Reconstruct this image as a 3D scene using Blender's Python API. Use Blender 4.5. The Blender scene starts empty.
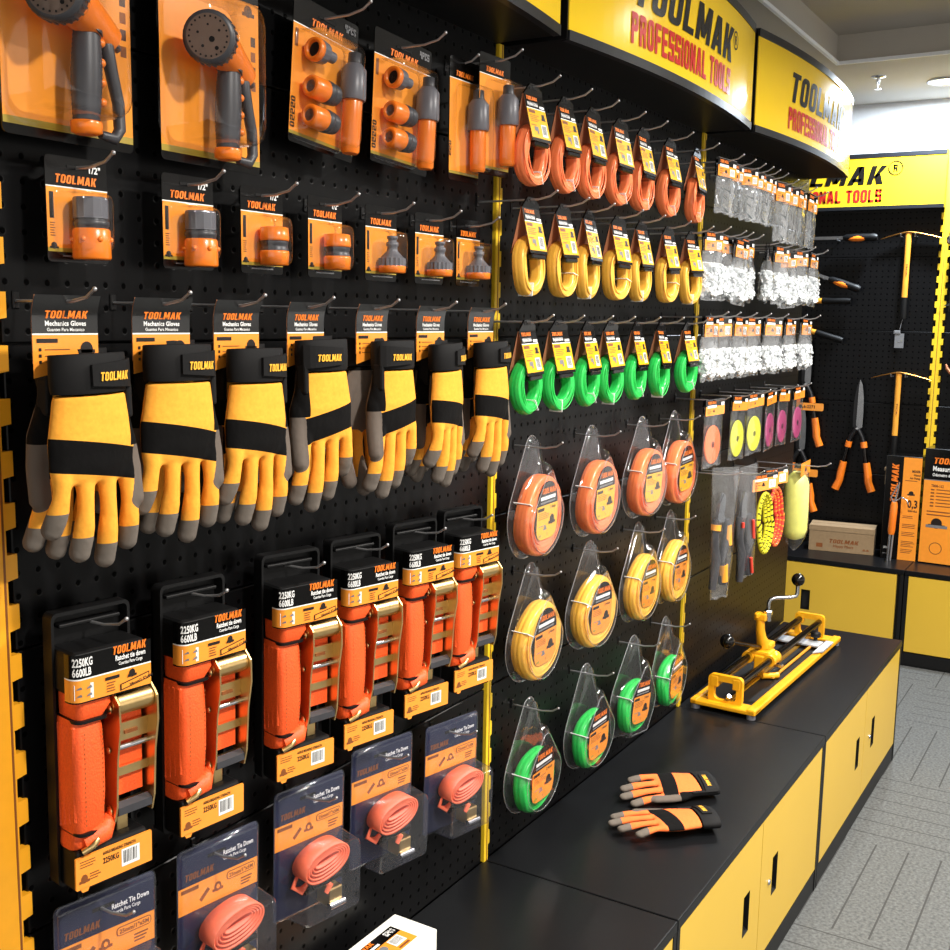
import bpy, bmesh, math, random
from mathutils import Vector, Matrix, Euler
random.seed(7)
S = bpy.context.scene
COL = S.collection
PI = math.pi
R = math.radians
ORD = ['first', 'second', 'third', 'fourth', 'fifth', 'sixth', 'seventh', 'eighth', 'ninth', 'tenth']

# ------------------------------------------------------------------ materials
def lin(c):
    return tuple(((v / 255) / 12.92 if v / 255 <= .04045 else ((v / 255 + .055) / 1.055) ** 2.4) for v in c)

def mat(name, rgb, rough=.5, metal=0, var=.06, scale=60, bump=0, coat=0, spec=.5, sss=0):
    m = bpy.data.materials.new(name); m.use_nodes = True
    nt = m.node_tree; b = nt.nodes['Principled BSDF']
    c = lin(rgb)
    tc = nt.nodes.new('ShaderNodeTexCoord'); nz = nt.nodes.new('ShaderNodeTexNoise')
    nz.inputs['Scale'].default_value = scale; nz.inputs['Detail'].default_value = 3
    nt.links.new(tc.outputs['Object'], nz.inputs['Vector'])
    rp = nt.nodes.new('ShaderNodeValToRGB')
    rp.color_ramp.elements[0].position = .3; rp.color_ramp.elements[1].position = .7
    rp.color_ramp.elements[0].color = tuple(v * (1 - var) for v in c) + (1,)
    rp.color_ramp.elements[1].color = tuple(min(1, v * (1 + var)) for v in c) + (1,)
    nt.links.new(nz.outputs['Fac'], rp.inputs['Fac']); nt.links.new(rp.outputs['Color'], b.inputs['Base Color'])
    b.inputs['Roughness'].default_value = rough; b.inputs['Metallic'].default_value = metal
    b.inputs['Specular IOR Level'].default_value = spec
    if coat: b.inputs['Coat Weight'].default_value = coat; b.inputs['Coat Roughness'].default_value = .06
    if bump:
        bp = nt.nodes.new('ShaderNodeBump'); bp.inputs['Strength'].default_value = bump; bp.inputs['Distance'].default_value = .002
        nt.links.new(nz.outputs['Fac'], bp.inputs['Height']); nt.links.new(bp.outputs['Normal'], b.inputs['Normal'])
    return m

def plastic(name, tint=(.96, .96, .97), rough=.06, haze=0.0, wr=0.0, wscale=30, gloss=1.0):
    m = bpy.data.materials.new(name); m.use_nodes = True
    nt = m.node_tree; N = nt.nodes; L = nt.links
    for n in list(N):
        if n.type == 'BSDF_PRINCIPLED': N.remove(n)
    out = [n for n in N if n.type == 'OUTPUT_MATERIAL'][0]
    tr = N.new('ShaderNodeBsdfTransparent'); tr.inputs['Color'].default_value = tint + (1,)
    gl = N.new('ShaderNodeBsdfGlossy'); gl.inputs['Roughness'].default_value = rough
    fr = N.new('ShaderNodeLayerWeight'); fr.inputs['Blend'].default_value = .5; fp = N.new('ShaderNodeMath'); fp.operation = 'POWER'; fp.inputs[1].default_value = 4.0; L.new(fr.outputs['Facing'], fp.inputs[0]); fa = N.new('ShaderNodeMath'); fa.operation = 'MULTIPLY_ADD'; fa.inputs[1].default_value = .8; fa.inputs[2].default_value = .045; L.new(fp.outputs[0], fa.inputs[0])
    tc = N.new('ShaderNodeTexCoord'); nz = N.new('ShaderNodeTexNoise'); nz.inputs['Scale'].default_value = wscale
    nz.inputs['Detail'].default_value = 2
    L.new(tc.outputs['Object'], nz.inputs['Vector'])
    if wr:
        bp = N.new('ShaderNodeBump'); bp.inputs['Strength'].default_value = wr; bp.inputs['Distance'].default_value = .01
        L.new(nz.outputs['Fac'], bp.inputs['Height'])
        L.new(bp.outputs['Normal'], gl.inputs['Normal']); L.new(bp.outputs['Normal'], fr.inputs['Normal'])
    mu = N.new('ShaderNodeMath'); mu.operation = 'MULTIPLY'; mu.inputs[1].default_value = gloss; mu.use_clamp = True
    L.new(fa.outputs[0], mu.inputs[0])
    mx = N.new('ShaderNodeMixShader'); L.new(mu.outputs[0], mx.inputs[0])
    base = tr
    if haze:
        df = N.new('ShaderNodeBsdfDiffuse'); df.inputs['Color'].default_value = (.8, .82, .85, 1)
        m2 = N.new('ShaderNodeMixShader'); m2.inputs[0].default_value = haze
        L.new(tr.outputs[0], m2.inputs[1]); L.new(df.outputs[0], m2.inputs[2]); base = m2
    L.new(base.outputs[0], mx.inputs[1]); L.new(gl.outputs[0], mx.inputs[2])
    L.new(mx.outputs[0], out.inputs['Surface'])
    return m

def emit(name, rgb, st):
    m = mat(name, (255, 255, 255)); b = m.node_tree.nodes['Principled BSDF']
    b.inputs['Emission Color'].default_value = lin(rgb) + (1,); b.inputs['Emission Strength'].default_value = st
    return m

def pegboard(name, axis):
    """black powder coated steel with round holes on a 25 mm grid; axis: the horizontal world axis of the panel"""
    m = mat(name, (11, 11, 12), rough=.34, var=.12, scale=9, spec=.17)
    nt = m.node_tree; N = nt.nodes; L = nt.links; b = N['Principled BSDF']
    tc = [n for n in N if n.type == 'TEX_COORD'][0]
    sep = N.new('ShaderNodeSeparateXYZ'); L.new(tc.outputs['Object'], sep.inputs[0])
    def cell(sock, off):
        a = N.new('ShaderNodeMath'); a.operation = 'MULTIPLY_ADD'; a.inputs[1].default_value = 40; a.inputs[2].default_value = -off * 40 + 100.5
        L.new(sock, a.inputs[0])
        f = N.new('ShaderNodeMath'); f.operation = 'FRACT'; L.new(a.outputs[0], f.inputs[0])
        s = N.new('ShaderNodeMath'); s.operation = 'SUBTRACT'; s.inputs[1].default_value = .5; L.new(f.outputs[0], s.inputs[0])
        p = N.new('ShaderNodeMath'); p.operation = 'POWER'; p.inputs[1].default_value = 2; 
        ab = N.new('ShaderNodeMath'); ab.operation = 'ABSOLUTE'; L.new(s.outputs[0], ab.inputs[0]); L.new(ab.outputs[0], p.inputs[0])
        return p.outputs[0]
    h = cell(sep.outputs[axis], .054 if axis == 'X' else .0); v = cell(sep.outputs['Z'], 1.449)
    ad = N.new('ShaderNodeMath'); L.new(h, ad.inputs[0]); L.new(v, ad.inputs[1])
    sq = N.new('ShaderNodeMath'); sq.operation = 'SQRT'; L.new(ad.outputs[0], sq.inputs[0])
    lt = N.new('ShaderNodeMath'); lt.operation = 'LESS_THAN'; lt.inputs[1].default_value = .125; L.new(sq.outputs[0], lt.inputs[0])
    mx = N.new('ShaderNodeMix'); mx.data_type = 'RGBA'; L.new(lt.outputs[0], mx.inputs['Factor'])
    src = b.inputs['Base Color'].links[0].from_socket
    L.new(src, mx.inputs['A']); mx.inputs['B'].default_value = (.0008, .0008, .0008, 1); L.new(mx.outputs['Result'], b.inputs['Base Color'])
    sp = N.new('ShaderNodeMath'); sp.operation = 'MULTIPLY_ADD'; sp.inputs[1].default_value = -.14; sp.inputs[2].default_value = .17
    L.new(lt.outputs[0], sp.inputs[0]); L.new(sp.outputs[0], b.inputs['Specular IOR Level'])
    rm = N.new('ShaderNodeMapRange'); rm.inputs['From Min'].default_value = .10; rm.inputs['From Max'].default_value = .17
    L.new(sq.outputs[0], rm.inputs['Value'])
    bp = N.new('ShaderNodeBump'); bp.inputs['Strength'].default_value = .35; bp.inputs['Distance'].default_value = .001
    L.new(rm.outputs['Result'], bp.inputs['Height']); L.new(bp.outputs['Normal'], b.inputs['Normal'])
    return m

M = {}
def mk(k, *a, **kw): M[k] = mat(k, *a, **kw)
mk('black_steel', (12, 12, 13), rough=.4, spec=.3)
mk('counter_black', (17, 18, 20), rough=.33, var=.12, scale=5, spec=.18)
mk('carcass_black', (15, 15, 16), rough=.45, spec=.3)
mk('door_yellow', (212, 174, 58), rough=.32, var=.02, scale=4)
mk('post_yellow', (236, 196, 40), rough=.4, var=.03)
mk('post_orange', (243, 168, 32), rough=.45, var=.03)
mk('sign_yellow', (247, 205, 38), rough=.16, var=.02, scale=3)
mk('sign_red', (196, 40, 34), rough=.25)
mk('sign_black', (22, 20, 18), rough=.25)
mk('trim_black', (26, 28, 32), rough=.3)
mk('card_black', (9, 8, 8), rough=.2, coat=.12, spec=.35)
mk('card_gloss', (14, 13, 13), rough=.3, coat=.9)
mk('card_orange', (250, 156, 54), rough=.22, coat=.3, var=.03)
mk('card_yellow', (248, 182, 30), rough=.25, coat=.2, var=.03)
mk('card_brown', (196, 130, 92), rough=.8)
mk('card_navy', (24, 31, 60), rough=.35, spec=.4)
mk('print_white', (240, 240, 238), rough=.4)
mk('print_orange', (250, 128, 34), rough=.4)
mk('print_black', (30, 22, 18), rough=.4)
mk('print_brown', (132, 74, 30), rough=.5)
mk('print_grey', (120, 120, 122), rough=.5)
mk('print_green', (170, 146, 52), rough=.4)
mk('white_paper', (242, 241, 232), rough=.5)
mk('kraft', (150, 126, 95), rough=.8, bump=.1)
mk('plastic_orange', (248, 128, 30), rough=.3, coat=.2)
mk('plastic_grey', (98, 98, 104), rough=.38)
mk('plastic_dark', (58, 58, 62), rough=.4)
mk('rose_face', (112, 92, 80), rough=.45)
mk('hole_black', (10, 9, 9), rough=.9)
mk('alu', (196, 200, 206), rough=.45, metal=.35)
mk('rubber', (9, 9, 10), rough=.5, spec=.3)
mk('webbing', (255, 92, 34), rough=.55, var=.14, scale=380, bump=.35)
mk('webbing_salmon', (255, 118, 80), rough=.5, var=.06, scale=200, bump=.15)
mk('gold', (240, 204, 140), rough=.3, metal=1, var=.1, scale=25)
mk('steel', (205, 206, 210), rough=.22, metal=1)
mk('wire', (178, 178, 180), rough=.42, metal=.8)
mk('dark_tube', (62, 58, 56), rough=.2, metal=1)
mk('tool_yellow', (238, 168, 22), rough=.35, coat=.2)
mk('line_orange', (255, 134, 82), rough=.3, var=.05, scale=200)
mk('line_yellow', (255, 192, 76), rough=.3, var=.05, scale=200)
mk('line_green', (44, 196, 84), rough=.3, var=.06, scale=200)
mk('tie_white', (240, 240, 238), rough=.3)
mk('glove_yellow', (255, 186, 52), rough=.85, var=.05, scale=300, bump=.1)
mk('disc_orange', (255, 130, 78), rough=.5); mk('disc_yellow', (232, 230, 60), rough=.5); mk('disc_magenta', (176, 52, 112), rough=.5)
mk('pellet_white', (232, 236, 238), rough=.6, var=.01)
mk('pellet_grey', (112, 118, 120), rough=.35)
mk('tube_yellow', (250, 250, 128), rough=.45)
mk('rope_yellow', (224, 214, 40), rough=.7); mk('rope_red', (214, 62, 44), rough=.7)
mk('blade_steel', (150, 152, 156), rough=.25, metal=1)
mk('forged', (58, 58, 60), rough=.35, metal=.9)
mk('brass', (204, 142, 70), rough=.3, metal=1)
mk('copper', (196, 128, 96), rough=.4, metal=.6)
mk('handle_wood', (242, 164, 52), rough=.4, var=.08, scale=20)
mk('wall_white', (232, 234, 236), rough=.8, var=.02)
mk('ceiling_white', (172, 166, 156), rough=.85, var=.02, scale=3)
mk('coral', (255, 136, 78), rough=.85, var=.05, scale=300, bump=.1)
M['peg'] = pegboard('pegboard', 'X'); M['peg_end'] = pegboard('pegboard_end', 'Y')
M['blister'] = plastic('blister_plastic', rough=.07, wr=.05, wscale=18)
M['dome'] = plastic('dome_plastic', tint=(.965, .96, .975), rough=.06, haze=.012, wr=.06, wscale=14, gloss=1.1)
M['dome_edge'] = plastic('dome_rim', tint=(.93, .92, .95), rough=.1, haze=.22, gloss=2.5)
M['navyclear'] = plastic('thick_plastic', tint=(.93, .93, .97), rough=.08, haze=.02, gloss=1.2)
M['bag'] = plastic('bag_film', tint=(.97, .975, .98), rough=.12, haze=.12, wr=.8, wscale=34, gloss=1.3)
M['film'] = plastic('smooth_film', tint=(.96, .96, .97), rough=.12, haze=.03, wr=.25, wscale=20, gloss=1.0)
M['lamp'] = emit('lamp_glass', (255, 255, 250), 18)

def glove_material(name, main, sep=None):
    """fabric back, dark knuckle band, grey fingertips and palm; zones come from the attribute 'zone' stored on the mesh"""
    m = mat(name, main, rough=.9, var=.06, scale=260, bump=.12, spec=.15)
    nt = m.node_tree; N = nt.nodes; L = nt.links; b = N['Principled BSDF']
    src = b.inputs['Base Color'].links[0].from_socket
    n2 = N.new('ShaderNodeTexNoise'); n2.inputs['Scale'].default_value = 38; L.new([n for n in N if n.type == 'TEX_COORD'][0].outputs['Object'], n2.inputs['Vector'])
    b2 = N.new('ShaderNodeBump'); b2.inputs['Strength'].default_value = .45; b2.inputs['Distance'].default_value = .006; L.new(n2.outputs['Fac'], b2.inputs['Height']); L.new([n for n in N if n.type == 'BUMP'][0].outputs['Normal'], b2.inputs['Normal']); L.new(b2.outputs['Normal'], b.inputs['Normal'])
    for key, c in (('band', (11, 10, 10)), ('side', (11, 10, 10)), ('tip', (112, 104, 96)), ('palm', (104, 94, 86))):
        at = N.new('ShaderNodeAttribute'); at.attribute_name = key
        gt = N.new('ShaderNodeMath'); gt.operation = 'GREATER_THAN'; gt.inputs[1].default_value = 0; L.new(at.outputs['Fac'], gt.inputs[0])
        mx = N.new('ShaderNodeMix'); mx.data_type = 'RGBA'; L.new(gt.outputs[0], mx.inputs['Factor'])
        L.new(src, mx.inputs['A']); mx.inputs['B'].default_value = lin(c) + (1,); src = mx.outputs['Result']
    L.new(src, b.inputs['Base Color'])
    return m
M['glove'] = glove_material('glove_fabric', (253, 172, 62))
M['glove_coral'] = glove_material('glove_fabric_coral', (255, 122, 62))
mk('neoprene', (11, 10, 11), rough=.75, spec=.25)

# ------------------------------------------------------------------ mesh builder
# heavy condensed block capitals as the signs and cards use them
def _bl():
    G = {}; q = .22; w = .60; h = .175
    def B(x0, y0, x1, y1): return ('p', [(x0, y0), (x1, y0), (x1, y1), (x0, y1)])
    def P(*p): return ('p', list(p))
    def O(cx, cy, ow, oh, iw, ih, r=.2): return ('r', (cx, cy, ow, oh, iw, ih, r))
    top, bot, mid = B(0, 1 - h, w, 1), B(0, 0, w, h), B(0, .41, w, .60)
    lf, rg, lu, ru, ll, rl = B(0, 0, q, 1), B(w - q, 0, w, 1), B(0, .41, q, 1), B(w - q, .41, w, 1), B(0, 0, q, .6), B(w - q, 0, w, .6)
    G['T'] = (w, [top, B(w / 2 - q / 2, 0, w / 2 + q / 2, 1)]); G['L'] = (w * .92, [lf, B(0, 0, w * .92, h)]); G['I'] = (q, [lf])
    G['E'] = (w * .95, [lf, B(0, 1 - h, w * .95, 1), B(0, .41, w * .88, .6), B(0, 0, w * .95, h)]); G['F'] = (w * .95, [lf, B(0, 1 - h, w * .95, 1), B(0, .41, w * .88, .6)])
    G['N'] = (w + .04, [lf, B(w + .04 - q, 0, w + .04, 1), P((0, 1), (q, 1), (w + .04, 0), (w + .04 - q, 0))])
    m = .84; c = m / 2; G['M'] = (m, [B(0, 0, .22, 1), B(m - .22, 0, m, 1), P((0, 1), (c - .10, .12), (c + .10, .12), (.27, 1)), P((m - .27, 1), (c - .10, .12), (c + .10, .12), (m, 1))])
    a = .70; c = a / 2; G['A'] = (a, [P((0, 0), (.24, 0), (c + .08, 1), (c - .15, 1)), P((a - .24, 0), (a, 0), (c + .15, 1), (c - .08, 1)), B(.16, .17, a - .16, .34)])
    k = .66; G['K'] = (k, [lf, P((.2, .36), (.30, .30), (k - .01, 1), (k - .28, 1)), P((k - .27, 0), (k + .01, 0), (.42, .62), (.24, .50))])
    G['O'] = G['0'] = (w, [O(w / 2, .5, w, 1, w - 2 * q, 1 - 2 * h)]); bowl = O(w / 2, .70, w, .60, w - 2 * q, .22)
    G['P'] = (w, [lf, bowl]); G['R'] = (w + .02, [lf, bowl, P((w - q - .03, .45), (w - .03, .45), (w + .02, 0), (w - q + .01, 0))]); G['B'] = (w, [lf, bowl, O(w / 2, .29, w, .58, w - 2 * q, .20)])
    G['S'] = G['5'] = (w, [top, lu, mid, rl, bot, B(w - q, .70, w, 1), B(0, 0, q, .28)]); G['2'] = (w, [top, ru, mid, ll, bot, B(0, .70, q, 1)]); G['3'] = (w, [top, rg, mid, bot])
    G['6'] = (w, [lf, top, bot, mid, rl, B(w - q, .72, w, 1)]); G['8'] = (w, [O(w / 2, .5, w, 1, w - 2 * q, 1 - 2 * h), mid]); G['4'] = (w, [lu, mid, rg]); G['1'] = (q, [lf])
    G['G'] = (w, [lf, top, bot, B(w - q, 0, w, .52), B(w * .55, .36, w, .52), B(w - q, .68, w, 1)]); G['C'] = (w, [lf, top, bot, B(w - q, 0, w, .34), B(w - q, .66, w, 1)]); G[' '] = (.28, [])
    return G
BL = _bl()
def block_geo(t, shear):
    v = []; f = []; x = 0
    for ch in t:
        w, ps = BL[ch]
        for kind, p in ps:
            n = len(v)
            if kind == 'p': v += [(x + a, c) for a, c in p]; f.append(tuple(range(n, n + len(p))))
            else:
                cx, cy, ow, oh, iw, ih, r = p; o = rr(cx, cy, ow, oh, r, 3); i = rr(cx, cy, iw, ih, min(.07, iw / 2.2), 3); m = len(o)
                v += [(x + a, c) for a, c in o + i]; f += [(n + j, n + (j + 1) % m, n + m + (j + 1) % m, n + m + j) for j in range(m)]
        x += w + .115
    return [(a + c * shear, c) for a, c in v], f, x - .115
_fc = {}
def text_geo(s, off=0.0, shear=0.0):
    if off >= .03 and all(c in BL for c in s): return block_geo(s, shear)
    k = (s, off, shear)
    if k not in _fc:
        cu = bpy.data.curves.new('t', 'FONT'); cu.body = s; cu.size = 1; cu.offset = off; cu.shear = shear; cu.resolution_u = 2; cu.space_character = 1 + 2.2 * max(0, off - .01)
        o = bpy.data.objects.new('t', cu); COL.objects.link(o)
        dg = bpy.context.evaluated_depsgraph_get(); me = o.evaluated_get(dg).to_mesh()
        v = [(p.co.x, p.co.y) for p in me.vertices]; f = [tuple(p.vertices) for p in me.polygons]
        o.evaluated_get(dg).to_mesh_clear(); bpy.data.objects.remove(o); bpy.data.curves.remove(cu)
        x0 = min(p[0] for p in v); x1 = max(p[0] for p in v); y0 = 0; y1 = max(p[1] for p in v)
        h = max(y1 - y0, .01)
        _fc[k] = ([((a - x0) / h, (c - y0) / h) for a, c in v], f, (x1 - x0) / h)
    return _fc[k]

class MB:
    def __init__(s): s.v = []; s.f = []; s.mi = []; s.sm = []; s.mats = []
    def slot(s, m):
        m = M[m] if isinstance(m, str) else m
        if m not in s.mats: s.mats.append(m)
        return s.mats.index(m)
    def add(s, v, f, m, smooth=False, T=None):
        n = len(s.v); i = s.slot(m)
        if T is not None: v = [T @ Vector(p) for p in v]
        s.v.extend([tuple(p) for p in v])
        for q in f: s.f.append(tuple(a + n for a in q)); s.mi.append(i); s.sm.append(smooth)
        return s
    def box(s, x0, x1, y0, y1, z0, z1, m, bev=0, T=None, seg=2):
        if bev:
            bm = bmesh.new(); bmesh.ops.create_cube(bm, size=1)
            for v in bm.verts: v.co = Vector(((x0 + x1) / 2 + v.co.x * (x1 - x0), (y0 + y1) / 2 + v.co.y * (y1 - y0), (z0 + z1) / 2 + v.co.z * (z1 - z0)))
            bmesh.ops.bevel(bm, geom=list(bm.edges), offset=bev, segments=seg, affect='EDGES', profile=.5)
            bm.verts.index_update()
            s.add([tuple(v.co) for v in bm.verts], [tuple(v.index for v in f.verts) for f in bm.faces], m, False, T); bm.free(); return s
        v = [(x, y, z) for x in (x0, x1) for y in (y0, y1) for z in (z0, z1)]
        return s.add(v, [(0, 1, 3, 2), (4, 6, 7, 5), (0, 4, 5, 1), (2, 3, 7, 6), (0, 2, 6, 4), (1, 5, 7, 3)], m, False, T)
    def rect(s, x0, x1, z0, z1, y, m, T=None):          # faces -y
        return s.add([(x0, y, z0), (x1, y, z0), (x1, y, z1), (x0, y, z1)], [(0, 1, 2, 3)], m, False, T)
    def poly(s, pts, y, m, T=None):
        return s.add([(x, y, z) for x, z in pts], [tuple(range(len(pts)))], m, False, T)
    def prism(s, pts, y0, y1, m, T=None, smooth=False):
        n = len(pts); v = [(x, y0, z) for x, z in pts] + [(x, y1, z) for x, z in pts]
        s.add(v, [tuple(range(n)), tuple(reversed(range(n, 2 * n)))], m, False, T)
        return s.add(v, [(i, i + n, (i + 1) % n + n, (i + 1) % n) for i in range(n)], m, smooth, T)
    def loft(s, rings, m, cap0=True, cap1=True, smooth=True, T=None, closed=False):
        n = len(rings[0]); v = [p for r in rings for p in r]; f = []
        k = len(rings); 
        for j in range(k if closed else k - 1):
            a = j * n; b = ((j + 1) % k) * n
            f += [(a + i, a + (i + 1) % n, b + (i + 1) % n, b + i) for i in range(n)]
        s.add(v, f, m, smooth, T)
        if not closed:
            if cap0: s.add(rings[0], [tuple(reversed(range(n)))], m, False, T)
            if cap1: s.add(rings[-1], [tuple(range(n))], m, False, T)
        return s
    def tube(s, pts, r, m, seg=8, closed=False, T=None, ex=1.0, caps=True, smooth=True):
        P = [Vector(p) for p in pts]; n = len(P); rings = []
        up = Vector((0, 0, 1)); prev = None
        for i in range(n):
            t = (P[(i + 1) % n] - P[i - 1]) if (closed or 0 < i < n - 1) else (P[1] - P[0] if i == 0 else P[-1] - P[-2])
            t.normalize()
            if prev is None:
                a = t.cross(up)
                if a.length < .1: a = t.cross(Vector((0, 1, 0)))
            else: a = prev - t * prev.dot(t)
            a.normalize(); prev = a; b = t.cross(a)
            rr = r[i] if isinstance(r, (list, tuple)) else r
            rings.append([tuple(P[i] + a * (rr * ex * math.cos(2 * PI * j / seg)) + b * (rr * math.sin(2 * PI * j / seg))) for j in range(seg)])
        return s.loft(rings, m, caps, caps, smooth, T, closed)
    def lathe(s, prof, m, seg=20, T=None, smooth=True, caps=True):   # prof: (radius, height along z)
        rings = [[(r * math.cos(2 * PI * j / seg), r * math.sin(2 * PI * j / seg), h) for j in range(seg)] for r, h in prof]
        return s.loft(rings, m, caps, caps, smooth, T)
    def ball(s, c, r, m, T=None, seg=14):
        pr = [(max(1e-5, math.sin(PI * i / 8)) * r, -math.cos(PI * i / 8) * r) for i in range(9)]
        tt = Matrix.Translation(c)
        return s.lathe(pr, m, seg, (T @ tt) if T is not None else tt)
    def text(s, t, x, z, h, y, m, w=None, off=.0, shear=0, T=None, align='L', fn=None):
        v, f, w0 = text_geo(t, off, shear)
        sx = (w / w0) if w else h
        W = w0 * sx; x0 = x - (W / 2 if align == 'C' else W if align == 'R' else 0)
        vv = [(x0 + a * sx, y, z + c * h) for a, c in v]
        if fn: vv = [fn(p) for p in vv]
        return s.add(vv, f, m, False, T)
    def lines(s, x0, x1, z, n, dz, h, y, m, T=None, rag=.35):
        for i in range(n):
            e = x1 - random.random() * rag * (x1 - x0)
            s.rect(x0, e, z - i * dz - h, z - i * dz, y, m, T)
        return s
    def barcode(s, x0, x1, z0, z1, y, T=None):
        s.rect(x0, x1, z0, z1, y, 'print_white', T); w = x1 - x0; n = 9
        for i in range(n):
            a = x0 + w * (.1 + .8 * i / n); s.rect(a, a + w * .8 / n * random.choice((.35, .5, .6)), z0 + (z1 - z0) * .18, z1 - (z1 - z0) * .1, y - .0002, 'print_black', T)
        return s
    def build(s, name, parent=None, loc=None, rot=None):
        me = bpy.data.meshes.new(name); me.from_pydata(s.v, [], s.f)
        for m in s.mats: me.materials.append(m)
        me.polygons.foreach_set('material_index', s.mi); me.polygons.foreach_set('use_smooth', s.sm); me.update()
        o = bpy.data.objects.new(name, me); COL.objects.link(o)
        if parent is not None: o.parent = parent
        if loc: o.location = loc
        if rot: o.rotation_euler = rot
        return o

def rr(cx, cz, w, h, r, n=4):
    r = min(r, w / 2 - 1e-4, h / 2 - 1e-4); o = []
    for (sx, sz, a0) in ((1, -1, -90), (1, 1, 0), (-1, 1, 90), (-1, -1, 180)):
        for i in range(n + 1):
            a = R(a0 + 90 * i / n); o.append((cx + sx * (w / 2 - r) + r * math.cos(a), cz + sz * (h / 2 - r) + r * math.sin(a)))
    return o
def ring(pts, y): return [(x, y, z) for x, z in pts]
def Tm(loc=(0, 0, 0), rot=(0, 0, 0), sc=None):
    m = Matrix.Translation(loc) @ Euler(rot).to_matrix().to_4x4()
    return m @ Matrix.Diagonal((*sc, 1)) if sc else m
AX = Matrix.Rotation(R(90), 4, 'Y')      # z axis -> +x

def thing(name, label=None, cat=None, loc=(0, 0, 0), rot=(0, 0, 0), group=None):
    o = bpy.data.objects.new(name, None); COL.objects.link(o); o.empty_display_size = .02
    o.location = loc; o.rotation_euler = rot; tag(o, label, cat, group); return o
def tag(o, label=None, cat=None, group=None):
    if label: o['label'] = label
    if cat: o['category'] = cat
    if group: o['group'] = group
    return o
KIDS = {}
def kids(o): return [c for c in COL.objects if c.parent == o]
def dup(root, loc, rot, label, cat, group=None):
    if root.name not in KIDS: KIDS[root.name] = [(c, kids(c)) for c in kids(root)]
    r = root.copy(); COL.objects.link(r); r.location = loc; r.rotation_euler = rot
    for k in ('group',):
        if k in r: del r[k]
    tag(r, label, cat, group)
    for ch, subs in KIDS[root.name]:
        c = ch.copy(); COL.objects.link(c); c.parent = r
        for g in subs:
            d = g.copy(); COL.objects.link(d); d.parent = c
    return r
class Proto:
    """builds the thing the first time, copies it afterwards"""
    def __init__(s, fn): s.fn = fn; s.root = None
    def put(s, loc, rot, label, cat, group=None):
        if s.root is None:
            s.root = s.fn(); s.root.location = loc; s.root.rotation_euler = rot; tag(s.root, label, cat, group); return s.root
        return dup(s.root, loc, rot, label, cat, group)
def struct(o): o['kind'] = 'structure'; return o

# ------------------------------------------------------------------ camera (fitted to the bays, 1 m each)
CAM = Vector((-0.675124, -0.984427, 1.422597)); yaw, pitch, roll, fpx = .5470295, .1440225, .0172046, 1095.7156
fw = Vector((math.cos(pitch) * math.cos(yaw), math.cos(pitch) * math.sin(yaw), -math.sin(pitch)))
rt = fw.cross(Vector((0, 0, 1))).normalized(); up = rt.cross(fw)
r2 = rt * math.cos(roll) + up * math.sin(roll); u2 = -rt * math.sin(roll) + up * math.cos(roll)
cd = bpy.data.cameras.new('camera'); co = bpy.data.objects.new('camera', cd); COL.objects.link(co)
cd.sensor_width = 36; cd.lens = fpx / 950 * 36; cd.clip_start = .02; cd.clip_end = 60
mw = Matrix((r2, u2, -fw)).transposed().to_4x4(); mw.translation = CAM; co.matrix_world = mw
S.camera = co

H = .4074; D = .3848; XB = 4.447; YS = -.1985; ZC = 1.878; ZT = 2.112

# ------------------------------------------------------------------ setting
def carpet_mat():
    m = mat('carpet', (92, 94, 94), rough=.95, var=.32, scale=120, bump=.3, spec=.1)
    nt = m.node_tree; N = nt.nodes; L = nt.links; b = N['Principled BSDF']; src = b.inputs['Base Color'].links[0].from_socket
    tc = [n for n in N if n.type == 'TEX_COORD'][0]; sep = N.new('ShaderNodeSeparateXYZ'); L.new(tc.outputs['Object'], sep.inputs[0])
    def op(o, a, bb=None, c=None):
        n = N.new('ShaderNodeMath'); n.operation = o
        for i, q in enumerate((a, bb, c)):
            if q is None: continue
            if isinstance(q, (int, float)): n.inputs[i].default_value = q
            else: L.new(q, n.inputs[i])
        return n.outputs[0]
    X = op('ADD', sep.outputs['X'], 20.16); Y = op('ADD', sep.outputs['Y'], 20.35)
    tx = op('FLOOR', op('MULTIPLY', X, 2)); ty = op('FLOOR', op('MULTIPLY', Y, 2))
    par = op('MODULO', op('ADD', tx, ty), 2)
    fx = op('FRACT', op('MULTIPLY', X, 11.97)); fy = op('FRACT', op('MULTIPLY', Y, 11.97))
    gx = op('LESS_THAN', fx, .055); gy = op('LESS_THAN', fy, .055)
    g = op('ADD', op('MULTIPLY', gx, op('SUBTRACT', 1, par)), op('MULTIPLY', gy, par))
    wn = N.new('ShaderNodeTexWhiteNoise'); wn.noise_dimensions = '2D'
    cb = N.new('ShaderNodeCombineXYZ'); L.new(op('FLOOR', op('MULTIPLY', X, 11.97)), cb.inputs[0]); L.new(op('FLOOR', op('MULTIPLY', Y, 11.97)), cb.inputs[1])
    dirn = N.new('ShaderNodeCombineXYZ')
    L.new(op('ADD', op('MULTIPLY', op('FLOOR', op('MULTIPLY', X, 11.97)), op('SUBTRACT', 1, par)), op('MULTIPLY', op('FLOOR', op('MULTIPLY', Y, 11.97)), par)), dirn.inputs[0])
    L.new(op('ADD', op('MULTIPLY', tx, 3.1), op('MULTIPLY', ty, 7.7)), dirn.inputs[1]); L.new(dirn.outputs[0], wn.inputs['Vector'])
    g = op('MULTIPLY', g, op('MULTIPLY', op('GREATER_THAN', wn.outputs['Value'], .12), .9))
    mx = N.new('ShaderNodeMix'); mx.data_type = 'RGBA'; L.new(g, mx.inputs['Factor']); L.new(src, mx.inputs['A']); mx.inputs['B'].default_value = lin((62, 62, 62)) + (1,)
    # streaks
    L.new(mx.outputs['Result'], b.inputs['Base Color'])
    return m
M['carpet'] = carpet_mat()
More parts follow.
